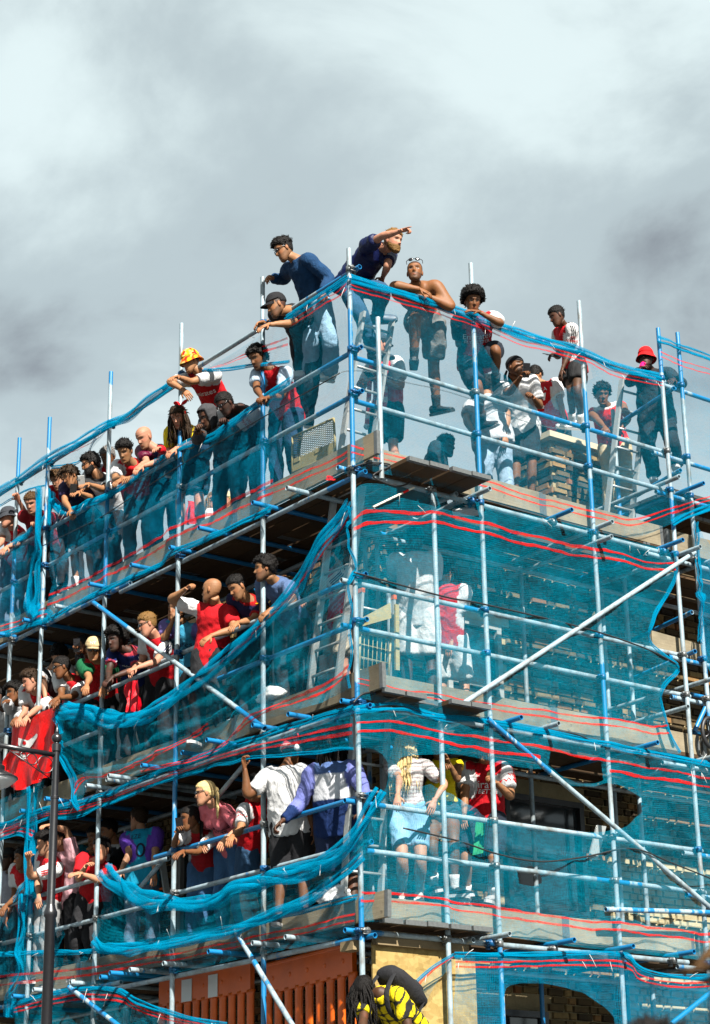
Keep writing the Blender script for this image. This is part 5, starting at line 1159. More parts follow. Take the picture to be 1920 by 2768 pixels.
        if kind == 'bucket':
            V = []; n = 28; pr_ = [(1.10, .058), (1.14, .046), (1.30, .020), (1.48, -.004), (1.50, -.008)]
            for q, z in pr_:
                for j in range(n):
                    a = 2*math.pi*j/n; wv = .004*math.sin(a*3+seed); V.append((.078*q*math.sin(a), -.006+.097*q*math.cos(a)*.96, z+wv*(q-1)*4))
            F = [(i*n+j, i*n+(j+1) % n, (i+1)*n+(j+1) % n, (i+1)*n+j) for i in range(len(pr_)-1) for j in range(n)]
            cc = hc_ if len(hat) < 3 else np.array([pal[int(abs(noise.cell(Vector(v)*38.0+Vector((3, 1, 2))))*97) % len(pal)] for v in V]); h.add(fr(np.array(V), hk), F, cc)
        if kind == 'durag':
            for sd in (-1, 1): h.tube(fr([(sd*.02, -.10, .0), (sd*.03, -.125, -.05), (sd*.04, -.12, -.13), (sd*.05, -.11, -.2)], hk), [.012, .016, .018, .008], 6, hc_)
        if kind == 'santa':
            h.tube(fr([(0, 0, .06), (.01, -.03, .14), (.04, -.08, .17), (.09, -.12, .12), (.11, -.13, .03)], hk), [.075, .06, .045, .032, .02], 10, hc_); h.ball(fr((.115, -.13, .0), hk)[0], .032, 8, 6, (.8, .8, .8))
            n = 24; h.tube(fr([(.083*math.sin(6.283*i/n), -.006+.103*math.cos(6.283*i/n), .045) for i in range(n+1)], hk), .019, 7, (.8, .8, .8))
        put(h.build('hat', 'cloth', None, True), root)
    if hood is not None:
        hh = MB(); mk = lambda V: np.clip((.055-V[:, 1])/.01+np.clip((V[:, 2]-.07)/.02, 0, 1)*6, 0, 1)
        PV, PF = head_shell(mk, lambda V, N: .026+.008*nz_(V, 18)); hh.add(fr(PV, hk), PF, hood); put(hh.build('hood', 'cloth', None, True), root)
    if glasses:
        gm = MB(); up_ = .115 if glasses == 'top' else .010; yy = .070 if glasses == 'top' else .096; gc = (.008, .008, .009)
        for sd in (-1, 1):
            gm.ball(fr((sd*.033, yy, up_), hk)[0], (.026*hk, .006*hk, .019*hk), 10, 6, gc, X=nrm(xf-lk*.22*sd), Y=lk, Z=zf); gm.tube(fr([(sd*.060, yy-.012, up_+.006), (sd*.079, .03, up_+.006), (sd*.078, -.015, up_+.002)], hk), .0035, 5, gc)
        gm.tube(fr([(-.01, yy+.004, up_+.005), (.01, yy+.004, up_+.005)], hk), .003, 5, gc); put(gm.build('sunglasses', 'phone_black', None, True), root)
    # ---- clothes
    info = dict(root=root, Nk=Nk, Pv=Pv, sp=sp, Rg=Rg, Fd=Fd, Sh=Sh, Hp=Hp, J=J, spine=spine, fr=fr, hk=hk, k=k, seed=seed, face=face)
    if top:
        kind = top.get('kind', 'tee'); lo = top.get('loose', 1.05); m = MB(); hem = top.get('hem', -.20)
        tt = [(hem, .168*lo, .120*lo), (0.0, .172*lo, .122*lo), (.25, .160*lo, .114*lo), (.45, .154*lo, .110*lo), (.65, .168*tw*b_, .118*b_), (.80, .178*tw*b_, .120*b_), (.92, .158*tw*b_, .098*b_), (.985, .098, .080), (1.035, .074, .070)]
        if fem: tt = [(t, a*(.84 if .3 < t < .6 else .95), c*.95) for t, a, c in tt]
        m.tube([spine(t) for t, _, _ in tt], [(a*k, c*k) for _, a, c in tt], 20, ref=Rg)
        if fem:
            for sd in (1, -1): m.ball(spine(.70)+Fd*.085*k+Rg*sd*.065*k, .07*k, 10, 7)
        up_to = dict(tee=.40, long=.97, vest=.06, none=0, jacket=.98, sleeveless=.03)[kind]
        for s in 'RL': arm(m, s, .022 if kind in ('tee',) else .006, 1.06, up_to, 14, .009 if kind == 'tee' else .010); m.ball(Sh[s]-sp*.008, np.array([.062, .062, .060])*k*b_, 10, 7)
        SV, SN, SF = voxel(m, vox*.84*k, 2); SV = wrinkle(SV, SN, .0068*k*top.get('wr', 1.0)*1.1, seed)
        c1 = np.array(top['c']); cc = np.tile(c1, (len(SV), 1)); sl = top.get('sl'); xr = (SV-Pv)@Rg; zt = ((SV-Pv)@sp)/(.5*k); yf = (SV-(Pv+np.outer(zt*.5*k, sp)))@Fd
        arm_m = np.zeros(len(SV), bool)
        for s in 'RL':
            sd = 1 if s == 'R' else -1; dd = seg_d(SV, Sh[s], J[s+'e']); t_ = ((SV-Sh[s])@(J[s+'e']-Sh[s]))/lu**2
            am = (dd < .105*k*b_) & ((xr*sd > .148*k*b_*tw) | (t_ > .22)); arm_m |= am
            if sl is not None: cc[am] = np.array(sl[s] if isinstance(sl, dict) else sl)
            if top.get('tr') is not None and kind == 'tee': cc[am & (t_ > .68)] = top['tr']
        if top.get('tr') is not None: cc[(zt > .995) & ~arm_m] = top['tr']
        fn = top.get('fn')
        if fn: cc = fn(cc, xr/k, yf/k, zt, arm_m)
        o = mesh_from(SV, SF, cc, top.get('name', 'shirt'), top.get('mat', 'cloth'), root); info['shirt'] = o
        info['bvh'] = BVHTree.FromPolygons([Vector(v) for v in SV], SF)
    if bot:
        kind = bot.get('kind', 'jeans'); m = MB(); P = [spine(t) for t in ((-.2 if not bot.get('snug') else -.10), -.06, .06, .2, .27)]
        m.tube(P, [(.135*k, .10*k), (.163*k, .120*k), (.168*k, .122*k), (.158*k, .112*k), (.150*k, .106*k)], 18, ref=Rg)
        for s in 'RL':
            if kind == 'shorts': leg(m, s, 1.06 if not bot.get('snug') else 1.0, .016*k if not bot.get('snug') else .009, bot.get('upto', .46), bell=.05*k if not bot.get('snug') else .012)
            elif kind == 'slim': leg(m, s, 1.05, .008*k, .95)
            else: leg(m, s, 1.04, .016*k, .965, minr=.062*k*bot.get('wide', 1.0))
        TV, TN, TF = voxel(m, vox*k, 2); TV = wrinkle(TV, TN, .008*k, seed+50)
        cc = np.tile(np.array(bot['c']), (len(TV), 1))
        if bot.get('mat') == 'denim':
            fade = np.array([noise.noise(Vector(v)*4.0) for v in TV]); cc = cc*(1+.45*fade[:, None])
        mesh_from(TV, TF, cc, 'shorts' if kind == 'shorts' else 'trousers', bot.get('mat', 'cloth'), root)
    for s in 'RL':
        if socks is not None and not (bot and bot['kind'] != 'shorts'):
            a = J[s+'a']; b = J[s+'k']; t0 = .30; m = MB(); pts = [a+(b-a)*t for t in (-.02, .05, .12, .2, t0)]; m.tube(pts, [.045*k, .042*k, .043*k, .047*k, .050*k], 12, socks); put(m.build('sock', 'cloth', None, True), root)
        fdv = hdir(foot_az[0 if s == 'R' else 1]) if foot_az else F_; shoe(root, J[s+'a'], J[s+'k'], fdv-UP*.05, shoes, sole, k)
    PEOPLE.append(info); return info

# --- prints on clothes -------------------------------------------------------
def text_mesh(txt, size):
    cu = bpy.data.curves.new('t', 'FONT'); cu.body = txt; cu.size = size; cu.align_x = 'CENTER'; cu.align_y = 'CENTER'; cu.resolution_u = 3
    o = bpy.data.objects.new('t', cu); COL.objects.link(o); dg = bpy.context.evaluated_depsgraph_get(); ev = o.evaluated_get(dg); me = ev.to_mesh()
    V = np.array([v.co[:] for v in me.vertices]); F = [tuple(p.vertices) for p in me.polygons]; ev.to_mesh_clear(); bpy.data.objects.remove(o); bpy.data.curves.remove(cu); return V, F
def stamp(info, V, F, cen, X, Y, N, col, name='print'):
    """lay a flat figure V (x, y) on the shirt by dropping it along -N"""
    bv = info['bvh']; P = []; ok = []
    for v in V:
        o = cen+X*v[0]+Y*v[1]+N*.25; h = bv.ray_cast(Vector(o), Vector(-N), .5)
        ok.append(h[0] is not None); P.append(np.array(h[0])+N*.004+np.array(h[1])*.002 if h[0] is not None else o)
    F = [f for f in F if all(ok[i] for i in f)]
    if F:
        m = MB(); m.add(P, F, col); o = m.build(name, 'dye', info['shirt'], False)
def chest_text(info, txt, t=.68, size=.075, col=(.8, .8, .8), side='front', dx=0.0, slant=0.0, squash=1.0):
    V, F = text_mesh(txt, size)
    if not len(V): return
    V[:, 0] = V[:, 0]*squash+slant*V[:, 1]; s = 1 if side == 'front' else -1
    stamp(info, V, F, info['spine'](t)-info['Rg']*s*dx, -info['Rg']*s, info['sp'], info['Fd']*s, col)
def sleeve_text(info, s, txt, t=.24, size=.03, col=(.6, .02, .02)):
    V, F = text_mesh(txt, size)
    if not len(V): return
    a, b = info['Sh'][s], info['J'][s+'e']; ax = nrm(b-a); sd = 1 if s == 'R' else -1; out = nrm(info['Rg']*sd+tcam*.6); out = nrm(out-ax*(out@ax)); X = np.cross(-ax, out)
    stamp(info, V, F, a+(b-a)*t*1.6, X, -ax, out, col)
def sleeve_stripes(info, s, col, n=3, gap=.021, wdt=.010, t1=.62):
    bv = info['bvh']; a, b = info['Sh'][s], info['J'][s+'e']; n0 = info['Nk']; ax = nrm(b-a); sd = 1 if s == 'R' else -1
    for q in range(n):
        off = (q-(n-1)/2)*gap; VV = []; FF = []
        path = [n0+(a-n0)*t for t in np.linspace(.55, 1, 5)]+[a+(b-a)*t for t in np.linspace(.12, t1, 7)]
        for i, p in enumerate(path):
            out = nrm(info['sp']*(1.0 if i < 5 else .55)+info['Rg']*sd*(.25 if i < 5 else 1.0)); d_ = path[min(i+1, len(path)-1)]-path[max(i-1, 0)]; out = nrm(out-nrm(d_)*(out@nrm(d_))); wv = nrm(np.cross(d_, out))
            for e_ in (-.5, .5):
                o = p+wv*(off+e_*wdt)+out*.22; h = bv.ray_cast(Vector(o), Vector(-out), .4); VV.append(np.array(h[0])+out*.005 if h[0] is not None else p+out*.07)
            if i: FF.append((2*i-2, 2*i-1, 2*i+1, 2*i))
        m = MB(); m.add(VV, FF, col); m.build('stripe', 'dye', info['shirt'], True)
def disc(r_, n=16): return np.array([(0, 0, 0)]+[(r_*math.cos(6.283*i/n), r_*math.sin(6.283*i/n), 0) for i in range(n)]), [(0, 1+i, 1+(i+1) % n) for i in range(n)]
def badge(info, dx=-.06, t=.78, r_=.022, col=(.8, .8, .8)):
    V, F = disc(r_); V[:, 1] *= 1.25; stamp(info, V, F, info['spine'](t)-info['Rg']*-dx*-1, -info['Rg'], info['sp'], info['Fd'], col, 'badge')
def held(name, label, cat, c, X, Y, Z, hx, hy, hz, mat='phone_black', group=None):
    m = MB(); m.box(c, hx, hy, hz, X, Y, Z); return tag(m.build(name, mat, None, False), label, cat, group)
def phone(info, s, label, tilt=.4, mat='phone_black'):
    w_ = info['J'][s+'w']; e_ = info['J'][s+'e']; d_ = nrm(w_-e_); eye = info['fr'].o; c = w_+d_*.10*info['k']; n = nrm(eye-c); X = nrm(np.cross(n, UP)); Y = np.cross(X, n)*-1
    m = MB(); m.box(c, .036, .074, .0045, X, Y, n); m.box(c-n*.0055-X*.02+Y*.05*(-1 if Y[2] < 0 else 1), .012, .016, .002, X, Y, n)
    return tag(m.build('phone', mat, None, False), label, 'phone', 'phones held up by people')
JER = lambda **k: dict(dict(kind='tee', c=RED, sl=WHITE, tr=None, loose=1.08), **k)
TEE = lambda c, **k: dict(dict(kind='tee', c=c, loose=1.12), **k)
DEN = dict(kind='jeans', c=(.07, .14, .26), mat='denim'); BJ = dict(kind='jeans', c=BLACK); BS = dict(kind='shorts', c=BLACK); NJ = dict(kind='jeans', c=(.012, .018, .035), mat='denim')
GREYS = dict(kind='shorts', c=(.05, .052, .055))
# ---------------- top lift, corner
a = person('man in dark denim shirt and pale jeans gripping the top of a scaffold tube', 'C2', 'L', -.02, (287, 255), (-78, 28), -58, (362, 318), (478, 600), ra=[(285, 432, -1), (208, 425, 1)], la=[(552, 425, 1), (520, 512, 1)], ll=[(560, 800, 1), (555, 1000, -1)], rl=[(445, 800, 1), (440, 985, -1)], skin='tan', hair=('quiff', 'black'), glasses='on', top=dict(kind='long', c=(.018, .05, .115), mat='denim', hem=-.05, loose=1.08, wr=1.2), bot=dict(kind='jeans', c=(.30, .44, .56), mat='denim', wide=1.3), shoes=(.8, .8, .78), sole=(.75, .75, .72), hands=('grip', 'grip'), foot_az=(-75, -60), beard=.35)
a = person('man in shiny navy shirt pointing to the right above the corner post', 'C2', 'R', .05, (935, 208), (48, 12), 62, (858, 240, -1), (690, 470, -1), ra=[(868, 176, 1), (988, 142, 1)], la=[(905, 350, 1), (872, 430, -1)], rl=[(745, 640, 1), (828, 878, -1)], ll=[(880, 500, 1), (842, 655, -1)], skin='pink', hair=('fade', 'light'), beard=.75, top=dict(kind='tee', c=(.006, .010, .055), mat='satin', loose=1.2, wr=1.5), bot=dict(kind='jeans', c=(.04, .085, .15), mat='denim'), shoes=(.06, .08, .11), sole=(.08, .1, .12), hands=('point', 'grip'), foot_az=(70, 75))
a = person('bare-chested muscular man folding his arms on the top rail', 'C2', 'R', -.05, (1068, 395), (-6, -6), 8, (1078, 478), (1135, 700), ra=[(945, 470, 1), (1108, 494, 1)], la=[(1288, 598, 1), (1135, 530, 1)], rl=[(1072, 662, 1), (1062, 932, -1)], ll=[(1180, 962, -1), (1200, 1228, -1)], skin=(.22, .105, .052), hair=('buzz', 'black'), glasses='top', beard=.6, bot=dict(kind='shorts', c=(.17, .165, .155), upto=.47), shoes=(.015, .015, .016), sole=(.02, .02, .02), socks=(.015, .015, .015), bulk=1.28, foot_az=(0, 55))
a = person('afro-haired young man in red football shirt behind a scaffold post', 'C3', 'R', -.02, (172, 255), (12, 25), 12, (192, 335), (188, 610), ra=[(92, 520, -1), (140, 345, 1)], la=[(340, 385, 1), (205, 315, 1)], rl=[(205, 770, 1), (232, 985, -1)], ll=[(312, 545, 1), (312, 755, -1)], skin='brown', hair=('afro', 'black'), top=JER(sl={'R': BLACK, 'L': WHITE}), bot=dict(kind='shorts', c=(.014, .02, .03)), shoes=(.015, .016, .018), socks=(.02, .02, .02), foot_az=(40, 20))
chest_text(a, 'Emirates', .60, .085); chest_text(a, 'FLY BETTER', .48, .05)
a = person('man in black cap and black tee leaning far over the rail', 'C2', 'L', -.12, (243, 592), (-78, 22), -65, (312, 622), (430, 800), la=[(318, 695, 1), (185, 705, 1)], ra=[(255, 690, -1), (150, 690, 1)], ll=[(450, 1040, 1), (420, 1275, -1)], rl=[(390, 1020, -1), (345, 1262, -1)], skin='tan', hair=('short', 'black'), hat=('cap', (.010, .010, .012)), beard=.6, top=TEE((.012, .012, .014)), bot=dict(kind='jeans', c=(.012, .02, .03), mat='denim'), shoes=(.012, .012, .014), sole=(.75, .75, .72), foot_az=(-75, -70))
a = person('man with goatee in red and pale shirt leaning his forearms on the middle rail', 'C2', 'L', -.06, (132, 905), (-48, 30), -50, (205, 978), (300, 1235), la=[(270, 1130, 1), (170, 1145, 1)], ra=[(118, 1085, 1), (150, 1140, 1)], skin='brown', hair=('curl', 'black'), beard=.5, top=JER(sl=(.45, .55, .66), wr=1.3), bot=dict(kind='jeans', c=(.02, .045, .09), mat='denim'), shoes=(.02, .02, .02), hands=('fist', 'fist'))
a = person('man in patterned red and yellow bucket hat hugging the scaffold tube', 'C1', 'L', -.02, (1146, 172), (-62, 22), -45, (1205, 245), (1320, 490), ra=[(1018, 292, 1), (1105, 345, 1)], la=[(1145, 292, 1), (1060, 262, 1)], ll=[(1240, 690, 1), (1195, 815, -1)], rl=[(1160, 700, 1), (1095, 825, -1)], skin='tan', hair=('short', 'dbrown'), hat=('bucket', (.7, .3, .02), [(.65, .03, .02), (.75, .42, .03), (.75, .60, .25), (.5, .02, .02), (.7, .5, .1)]), top=JER(), bot=dict(kind='jeans', c=(.05, .10, .18), mat='denim'), shoes=(.05, .10, .16), sole=(.75, .75, .75), foot_az=(-80, -80), vox=.017)
chest_text(a, 'Emirates', .62, .08)
a = person('dark-skinned man in black gilet and white sleeves resting chin on fist', 'C1', 'L', -.06, (1352, 425), (-55, 42), -50, (1432, 455), (1500, 670), la=[(1395, 600, 1), (1350, 535, 1)], ra=[(1310, 590, -1), (1335, 540, 1)], skin='deep', hair=('tight', 'black'), beard=.4, glasses='on', top=JER(c=(.012, .012, .014), sl=WHITE), bot=dict(kind='jeans', c=(.010, .018, .025)), hands=('fist', 'fist'))
sleeve_text(a, 'L', 'VISIT\nRWANDA', .26, .045)
a = person('person in charcoal hooded top crouching against the middle rail', 'C1', 'L', -.05, (1252, 505), (-60, 30), -55, (1310, 560), (1390, 760), ra=[(1185, 640, 1), (1190, 575, 1)], la=[(1240, 640, 1), (1200, 600, 1)], skin='dark', hair=('none', 'black'), hood=(.045, .045, .048), top=dict(kind='long', c=(.045, .045, .048), loose=1.15), bot=dict(kind='jeans', c=(.012, .02, .03)), hands=('fist', 'fist'))
a = person('woman with long dark hair and red bow in yellow football shirt', 'C1', 'L', -.03, (1072, 505), (-22, 36), -25, (1095, 575), (1150, 770), ra=[(1015, 730, 1), (955, 690, 1)], la=[(1170, 650, 1), (1050, 695, 1)], skin='pink', hair=('long', 'dbrown'), fem=True, top=TEE((.80, .58, .02), sl=(.80, .58, .02)), bot=dict(kind='shorts', c=(.02, .03, .05)), shoes=(.45, .43, .38))
sleeve_text(a, 'L', 'VISIT\nRWANDA', .26, .04, (.02, .02, .02)); sleeve_stripes(a, 'L', (.01, .01, .01))
BOW = a
a = person('bald man in navy and red shirt looking down over the net', 'C1', 'L', -.05, (868, 628), (-45, 34), -45, (928, 698), (1010, 880), la=[(955, 770, 1), (850, 800, 1)], ra=[(880, 775, 1), (838, 795, 1)], skin='pink', hair=('bald', 'light'), beard=.35, top=TEE((.012, .016, .07), sl=(.10, .010, .03), mat='satin'), bot=dict(kind='jeans', c=(.02, .05, .10), mat='denim'))
sleeve_stripes(a, 'L', (.5, .02, .02))
a = person('smiling dark-haired man in white-sleeved red shirt with wristwatch', 'C1', 'L', -.05, (752, 712), (-22, 34), -30, (792, 785), (850, 970), ra=[(690, 880, 1), (735, 865, 1)], la=[(820, 870, 1), (725, 880, 1)], skin='olive', hair=('quiff', 'black'), top=JER(wr=1.2), bot=dict(kind='jeans', c=(.05, .055, .06)))
sleeve_stripes(a, 'L', RED)
a = person('grey-haired man half hidden by a tube behind the smiling man', 'C1', 'L', .22, (648, 745), (-15, 35), -30, (690, 815), (740, 990), skin='brown', hair=('short', 'grey'), top=JER(), bot=BJ)
a = person('curly-haired bearded man in white football shirt scrolling his phone', 'C1', 'L', -.02, (545, 790), (-78, 18), -60, (592, 865), (660, 1060), la=[(615, 935, 1), (525, 905, 1)], ra=[(560, 960, -1), (510, 930, 1)], skin='tan', hair=('curl', 'black'), beard=.9, glasses='on', top=TEE(WHITE, tr=BLACK), bot=BJ, vox=.017)
sleeve_stripes(a, 'L', (.01, .01, .01)); sleeve_text(a, 'L', 'adobe', .28, .05); phone(a, 'L', 'white phone held by the curly-haired man', mat='white_plastic')
a = person('floppy-haired youth in navy and red shirt bent over a dark phone', 'C1', 'L', -.05, (425, 858), (-62, 34), -52, (462, 925), (520, 1120), la=[(540, 985, 1), (468, 955, 1)], ra=[(390, 1010, 1), (425, 1062, 1)], skin='tan', hair=('mop', 'dbrown'), top=TEE((.010, .012, .045), sl=(.02, .014, .05)), bot=dict(kind='shorts', c=(.03, .035, .04)), socks=WHITE)
sleeve_stripes(a, 'L', (.5, .03, .03)); phone(a, 'L', 'dark phone in the hands of the floppy-haired youth')
a = person('fringed youth in red shirt squeezed in behind the phone user', 'C1', 'L', .22, (350, 880), (-40, 36), -45, (385, 945), (440, 1130), skin='light', hair=('mop', 'brown'), top=TEE(RED), bot=BJ)
a = person('short-haired lad in dark red shirt holding the leftmost blue tube', 'C1', 'L', -.05, (192, 1018), (-15, 36), -20, (222, 1085), (265, 1280), ra=[(165, 1105, -1), (112, 1000, 1)], la=[(215, 1190, 1), (205, 1150, 1)], skin='pink', hair=('short', 'brown'), top=TEE((.20, .008, .012)), bot=BJ, hands=('grip', 'fist'))
a = person('youth in dark bucket hat and red shirt at the left edge of the top lift', 'C1', 'L', -.05, (52, 1108), (-72, 10), -55, (82, 1175), (95, 1370), la=[(110, 1260, 1), (40, 1285, 1)], ra=[(10, 1250, 1), (-20, 1290, 1)], skin='pink', hair=('short', 'light'), hat=('bucket', (.035, .038, .045)), top=JER(), bot=dict(kind='jeans', c=(.10, .14, .20), mat='denim'))
# ---------------- top lift, right side and behind
a = person('man in cap and red scarf photographing from behind the ladder', 'C2', 'R', .95, (858, 832), (-55, 2), -50, (888, 912), (905, 1235), la=[(985, 1075, 1), (850, 1025, 1)], ra=[(740, 1105, -1), (742, 1040, 1)], skin='pink', hair=('short', 'black'), hat=('cap_back', (.03, .045, .06)), top=JER(c=(.66, .014, .03)), bot=BS, shoes=(.05, .05, .05)); SCARF = a
phone(a, 'L', 'phone raised by the man in the red scarf')
a = person('dark figure in hooded top sitting behind the toe board', 'C2', 'R', 1.0, (1252, 1432), (60, 10), 75, (1215, 1500, 1), (1180, 1690, 1), rl=[(1320, 1640, 1), (1350, 1800, 1)], ll=[(1330, 1640, -1), (1340, 1800, -1)], skin='deep', hair=('short', 'black'), top=dict(kind='long', c=(.01, .016, .022), loose=1.2), bot=BJ)
a = person('broad person in grey tee and pale jeans behind the blue post', 'C3', 'R', .75, (262, 765), (160, 0), 165, (258, 840, 1), (292, 1075, 1), la=[(135, 965, 1), (190, 1070, 1)], ra=[(380, 950, 1), (370, 1060, 1)], skin='tan', hair=('short', 'black'), top=TEE((.42, .44, .46), loose=1.3), bot=dict(kind='jeans', c=(.32, .42, .52), mat='denim', wide=1.3), shoes=(.7, .7, .7))
a = person('man in black durag and white tee filming with raised phone', 'C3', 'R', .30, (428, 650), (42, -4), 28, (435, 728), (455, 1000, -1), ra=[(392, 800, 1), (465, 705, 1)], la=[(575, 880, 1), (530, 825, 1)], skin='brown', hair=('tight', 'black'), hat=('durag', (.010, .010, .012)), beard=.3, top=TEE((.66, .66, .66), loose=1.3, hem=-.3, wr=1.3), bot=dict(kind='shorts', c=(.010, .014, .018), upto=.5), shoes=(.02, .02, .02), hands=('grip', 'fist'), vox=.017)
phone(a, 'R', 'black phone raised by the man in the durag')
a = person('person seen from behind in red and white numbered shirt by the chimney', 'C3', 'R', 2.8, (548, 700), (150, 30), 150, (592, 755, 1), (668, 985, 1), skin='tan', hair=('fade', 'black'), top=JER(), bot=BJ, deck=8.99); chest_text(a, '7', .55, .26, (.8, .8, .8), 'back'); chest_text(a, 'SAKA', .84, .07, (.8, .8, .8), 'back')
a = person('man in white and red shirt and black shorts standing on the chimney', 'C3', 'R', 1.95, (682, 345), (-80, 24), -72, (720, 408), (785, 655, -1), la=[(752, 560, 1), (708, 665, 1)], ra=[(690, 580, -1), (645, 575, 1)], ll=[(800, 790, 1), (820, 985, -1)], rl=[(760, 790, 1), (768, 980, -1)], skin='dark', hair=('fade', 'black'), top=JER(), bot=dict(kind='shorts', c=(.012, .012, .013), upto=.33), shoes=(.7, .7, .7), socks=WHITE, foot_az=(-70, -70)); sleeve_stripes(a, 'L', (.01, .01, .01)); sleeve_text(a, 'L', 'VISIT\nRWANDA', .28, .04)
phone(a, 'R', 'red phone held low by the man on the chimney'); 
a = person('man in open red and white vest and beige cargo trousers behind the ladder', 'C3', 'R', 1.15, (948, 812), (5, 28), 10, (972, 885), (1022, 1120, -1), ra=[(925, 970, 1), (965, 1010, 1)], la=[(1105, 955, 1), (1055, 1030, 1)], skin='brown', hair=('curl', 'black'), top=dict(kind='sleeveless', c=(.62, .03, .03), tr=WHITE, hem=.05), bot=dict(kind='jeans', c=(.50, .42, .28), wide=1.35), shoes=(.5, .5, .48))
a = person('man in red bucket hat and loose black clothes drinking from a pink can', 'C3', 'R', .45, (1212, 598), (-22, -2), -15, (1235, 672), (1275, 945, -1), ra=[(1115, 735, 1), (1185, 655, 1)], la=[(1428, 745, 1), (1378, 722, 1)], rl=[(1225, 1130, 1), (1262, 1310, -1)], ll=[(1365, 1100, 1), (1395, 1235, -1)], skin='deep', hair=('short', 'black'), hat=('bucket', (.62, .018, .02)), glasses='on', top=dict(kind='jacket', c=(.012, .014, .018), loose=1.25, hem=-.25), bot=dict(kind='jeans', c=(.010, .012, .016), wide=1.3), shoes=(.02, .02, .02)); CAN = a
a = person('woman with pale braids and sunglasses low behind the toe board', 'C1', 'L', 1.55, (1283, 1010), (10, 5), 10, (1285, 1072), (1290, 1300), skin='pink', hair=('braids', 'light'), glasses='on', fem=True, top=TEE(WHITE), bot=DEN)
a = person('youth in backwards beige cap low behind the toe board', 'C1', 'L', 1.45, (1352, 1018), (-30, 5), -30, (1345, 1085), (1340, 1310), skin='pink', hair=('short', 'blond'), hat=('cap_back', (.45, .40, .28)), top=TEE(WHITE), bot=DEN)
# ---------------- middle lift, left facade
K2 = dict(deck=6.24)
a = person('dark-haired man in blue button shirt clasping his hands over the rail', 'C5', 'L', -.03, (170, 640), (-82, 6), -62, (225, 715), (340, 950), la=[(335, 830, 1), (195, 888, 1)], ra=[(160, 860, -1), (150, 900, 1)], skin='olive', hair=('curl', 'black'), beard=.55, top=dict(kind='tee', c=(.11, .16, .28), mat='denim', loose=1.1), bot=BJ, hands=('fist', 'relax'), vox=.017, **K2)
a = person('man with skin fade in navy shirt with yellow shoulder stripes', 'C4', 'L', .05, (1428, 305), (-62, 34), -55, (1488, 380), (1530, 600), la=[(1510, 500, 1), (1420, 520, 1)], ra=[(1400, 480, -1), (1380, 530, 1)], skin='tan', hair=('fade', 'black'), beard=.3, top=TEE((.010, .014, .055), tr=(.4, .03, .03)), bot=BJ, **K2); sleeve_stripes(a, 'L', (.8, .55, .03)); sleeve_text(a, 'L', 'eel.', .30, .06, (.8, .6, .05)); chest_text(a, 'Emirates', .6, .07, (.8, .6, .05))
a = person('shaven-headed man in red shirt flexing his bare right arm', 'C4', 'L', -.05, (1270, 325), (-115, 0), -20, (1288, 415), (1262, 720), ra=[(1002, 372, 1), (1118, 312, 1)], la=[(1398, 555, 1), (1262, 598, 1)], skin='tan', hair=('bald', 'black'), beard=.4, top=JER(sl={'R': WHITE, 'L': RED}, wr=1.2, hem=-.3), bot=BJ, hands=('fist', 'relax'), bulk=1.08, vox=.017, **K2)
a = person('person in sky-blue football shirt clasping their face behind a tube', 'C4', 'L', .22, (1058, 450), (-40, -5), -25, (1085, 525), (1090, 790), ra=[(985, 615, 1), (1040, 500, 1)], la=[(1170, 600, -1), (1105, 500, 1)], skin='tan', hair=('short', 'dbrown'), top=TEE((.13, .42, .62), sl=(.22, .18, .42)), bot=BJ, **K2); chest_text(a, 'Emirates', .62, .085, (.01, .02, .05)); chest_text(a, 'FLY BETTER', .50, .05, (.01, .02, .05))
a = person('fair crop-haired man in wraparound sunglasses and white-sleeved shirt', 'C4', 'L', -.02, (888, 530), (-78, 20), -62, (935, 605), (965, 850), la=[(935, 750, 1), (815, 790, 1)], ra=[(850, 760, -1), (800, 790, 1)], skin='pink', hair=('fade', 'light'), glasses='on', top=JER(), bot=BJ, hands=('relax', 'fist'), **K2); sleeve_stripes(a, 'L', (.02, .02, .08))
a = person('dark-skinned man in navy shirt with red piping leaning on the rail', 'C4', 'L', -.05, (700, 625), (-45, 12), -45, (768, 685), (830, 880), la=[(795, 800, 1), (672, 845, 1)], ra=[(655, 800, 1), (650, 865, 1)], skin='deep', hair=('afro', 'black'), top=TEE((.012, .022, .10), tr=(.5, .1, .12)), bot=BJ, **K2); sleeve_text(a, 'L', 'VISIT\nRWANDA', .28, .04, (.8, .8, .8)); chest_text(a, 'adidas', .75, .04, (.8, .8, .8))
a = person('youth in beige baseball cap and sunglasses in red and green shirt', 'C4', 'L', -.03, (560, 680), (5, 22), 0, (592, 755), (610, 960), ra=[(535, 850, 1), (520, 895, 1)], la=[(640, 860, 1), (620, 910, 1)], skin='tan', hair=('short', 'black'), hat=('cap', (.55, .43, .26)), glasses='on', top=TEE((.55, .014, .018), sl=(.01, .10, .04)), bot=BJ, **K2)
CAPN = a
a = person('man in black jacket taking a picture behind the beige cap', 'C4', 'L', .28, (505, 660), (-85, -2), -70, (525, 735), (535, 980), la=[(500, 820, 1), (472, 700, 1)], skin='brown', hair=('short', 'black'), top=dict(kind='jacket', c=(.014, .015, .018), loose=1.15), bot=BJ, hands=('relax', 'grip'), **K2); phone(a, 'L', 'phone held at eye level by the man in black')
a = person('man in glasses and red shirt with white sleeves leaning forward', 'C4', 'L', -.04, (372, 785), (-72, 18), -55, (418, 855), (460, 1050), la=[(435, 960, 1), (345, 970, 1)], ra=[(370, 950, 1), (345, 990, 1)], skin='brown', hair=('tight', 'black'), glasses='on', top=JER(), bot=BJ, **K2); sleeve_stripes(a, 'L', (.01, .01, .01)); sleeve_text(a, 'L', 'adobe', .28, .05)
